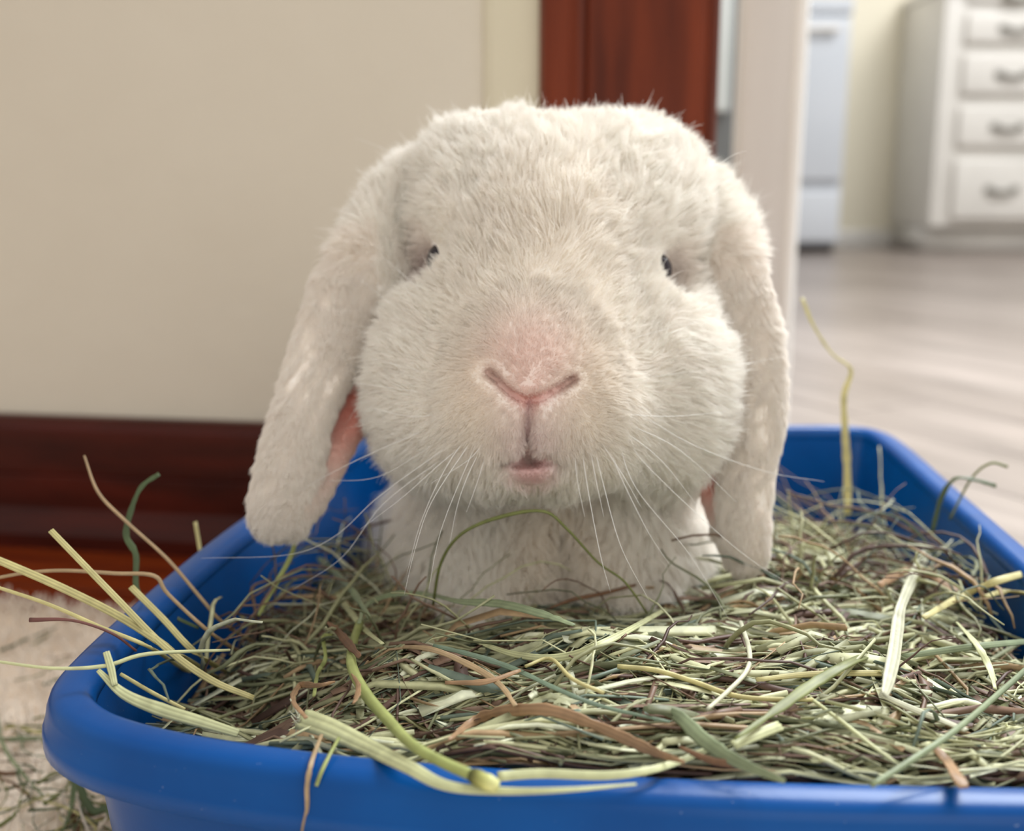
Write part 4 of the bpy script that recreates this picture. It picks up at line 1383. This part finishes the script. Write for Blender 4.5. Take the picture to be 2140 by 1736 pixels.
wav = vnoise(root, 90, 3) * .22 + vnoise(root, 330, 4) * .16
lift = np.where(he > .5, .34, .62)[:, None] * (1 - .35 * np.exp(-(np.linalg.norm(root - nose, axis=1) / .03) ** 2))[:, None]
d0 = flow * (1 - lift) + nr_ * lift + wav + rng.normal(0, .10, (NH, 3))
d0 /= np.linalg.norm(d0, axis=1)[:, None]
d1 = flow * (1.25 - lift) + nr_ * lift * .55 + wav * 1.5 + rng.normal(0, .14, (NH, 3)) + np.array([0, -.12, 0])
d1 /= np.linalg.norm(d1, axis=1)[:, None]
hl = hl * 1.0
LH = (hl * rng.uniform(.65, 1.15, NH))[:, None]
guard = rng.random(NH) < .02
LH[guard & (hl > .006)] *= 1.55
q1 = root + d0 * LH * .34 ; q2 = q1 + (d0 + d1) * .5 * LH * .34; q3 = q2 + d1 * LH * .36
# clumping of the tips
NCL = 9000
cl = rng.choice(NH, NCL, replace=False)
kd = kdtree.KDTree(NCL)
for i, j in enumerate(cl): kd.insert(Vector(root[j]), i)
kd.balance()
near = np.fromiter((kd.find(Vector(r_))[1] for r_ in root), int, NH)
cj = cl[near]
delta = (q3[cj] - root[cj]) / LH[cj] * LH + root[cj] - q3
cs = np.where(he > .5, .25, .42)[:, None] * rng.uniform(.4, 1.1, (NH, 1))
cs[guard] *= .2
q3 = q3 + delta * cs; q2 = q2 + delta * cs * .55; q1 = q1 + delta * cs * .18
root_in = root - nr_ * .0006
hp = np.stack([root_in, q1, q2, q3], 1).reshape(-1, 3)
hpw = CO + hp @ MW
R0 = np.where(hl < .005, .000060, .000085) * rng.uniform(.8, 1.2, NH)
rad = np.stack([R0, R0, R0 * .75, R0 * .2], 1).ravel()
hcol = np.clip(hc_ * rng.uniform(.93, 1.07, (NH, 1)), 0, .95)
tipc = np.clip(hcol * .6 + WHITE * 1.04 * .4, 0, .95)
hcols = np.stack([hcol, hcol, hcol * .5 + tipc * .5, tipc], 1).reshape(-1, 3)
fur = hair_obj('fur', hpw, 4, rad, hcols, M_fur, rab)
fur['kind'] = 'stuff'

# ---- eyes
import bmesh
for (u, v_, d) in EYES:
    bm = bmesh.new(); bmesh.ops.create_uvsphere(bm, u_segments=32, v_segments=20, radius=.0066)
    c_ = P(u, v_, d)
    for q in bm.verts: q.co = q.co + Vector(c_)
    vs = [tuple(q.co) for q in bm.verts]; fs = [[w.index for w in g_.verts] for g_ in bm.faces]; bm.free()
    mesh_obj('eye', vs, fs, M_eye, rab)

# ---- whiskers
WH = [[(955, 905, 0), (918, 921, .002), (793, 995, .01), (681, 1005, .02)], [(930, 880, 0), (774, 948, .012), (676, 997, .02), (622, 1029, .024)],
      [(960, 915, 0), (921, 943, 0), (793, 1036, .006), (700, 1120, .01), (602, 1159, .012), (420, 1166, .018)], [(975, 925, 0), (921, 968, -.002), (840, 1040, -.002), (754, 1105, 0)],
      [(950, 940, 0), (803, 1051, .004), (715, 1164, .008), (612, 1232, .012)], [(990, 915, 0), (970, 943, -.004), (901, 1051, -.010), (867, 1149, -.014), (845, 1242, -.016)],
      [(1000, 920, 0), (975, 973, -.004), (921, 1110, -.012), (896, 1232, -.016)], [(1010, 925, 0), (975, 1000, -.004), (955, 1060, -.008), (940, 1135, -.010)],
      [(1020, 930, 0), (1000, 1000, -.004), (975, 1070, -.008)], [(985, 900, 0), (930, 980, -.003), (880, 1090, -.008), (850, 1200, -.010)],
      [(1240, 925, 0), (1259, 1004, -.004), (1297, 1140, -.01), (1356, 1254, -.012)], [(1215, 930, 0), (1229, 1025, -.005), (1255, 1161, -.012), (1276, 1237, -.014)],
      [(1265, 920, 0), (1305, 1013, -.003), (1356, 1114, -.006), (1400, 1180, -.006)], [(1290, 915, 0), (1330, 1021, -.003), (1440, 1157, -.004), (1525, 1297, -.004)],
      [(1310, 905, 0), (1345, 965, -.001), (1482, 1097, .002), (1576, 1174, .004), (1669, 1231, .006)], [(1290, 890, 0), (1380, 960, 0), (1460, 1060, .002)],
      [(1230, 920, 0), (1245, 1000, -.004), (1262, 1080, -.008)], [(1200, 930, 0), (1206, 1000, -.004), (1222, 1080, -.007)], [(1330, 860, 0), (1450, 930, .006), (1600, 985, .02), (1722, 1006, .03)],
      [(1280, 730, .001), (1330, 705, .004), (1460, 670, .012)], [(1330, 790, 0), (1480, 772, .010), (1640, 745, .02)], [(940, 800, 0), (860, 770, .006), (760, 745, .016)],
      [(930, 830, 0), (850, 815, .004), (740, 800, .014)], [(902, 640, 0), (860, 590, .0), (806, 542, .004)], [(860, 665, 0), (830, 646, .0), (749, 581, .002)],
      [(860, 345, 0), (800, 310, .002), (741, 288, .004)], [(950, 860, 0), (860, 870, .004), (770, 850, .012)], [(1260, 860, 0), (1390, 870, .004), (1520, 860, .012)],
      [(1300, 880, 0), (1420, 940, .003), (1540, 1050, .010)], [(1240, 900, 0), (1300, 990, -.003), (1340, 1060, -.005)], [(1020, 910, 0), (980, 960, -.003), (900, 1010, -.003)],
      [(1495, 350, 0), (1530, 325, .002), (1560, 315, .004)], [(1520, 400, 0), (1545, 412, .002), (1570, 408, .004)], [(1245, 245, 0), (1248, 225, 0), (1244, 195, 0)]]
wm = 0
for w in WH:
    u, v_, dd = w[0]
    ds = front(u, v_)
    pts = np.array([P(a_, b_, ds + .001 + e_) for a_, b_, e_ in w])
    # start beneath the coat
    pts[0] = P(u, v_, ds + .002)
    path = crom(pts, 7)
    n = len(path)
    wd_ = np.linspace(.00026, .00008, n) * (1.0 if v_ > 850 else .75)
    v, f, c = strand(path, wd_, wd_, 5, col=(.9, .9, .9))
    mesh_obj('whisker', v, f, M_whisker, rab)
print('done')
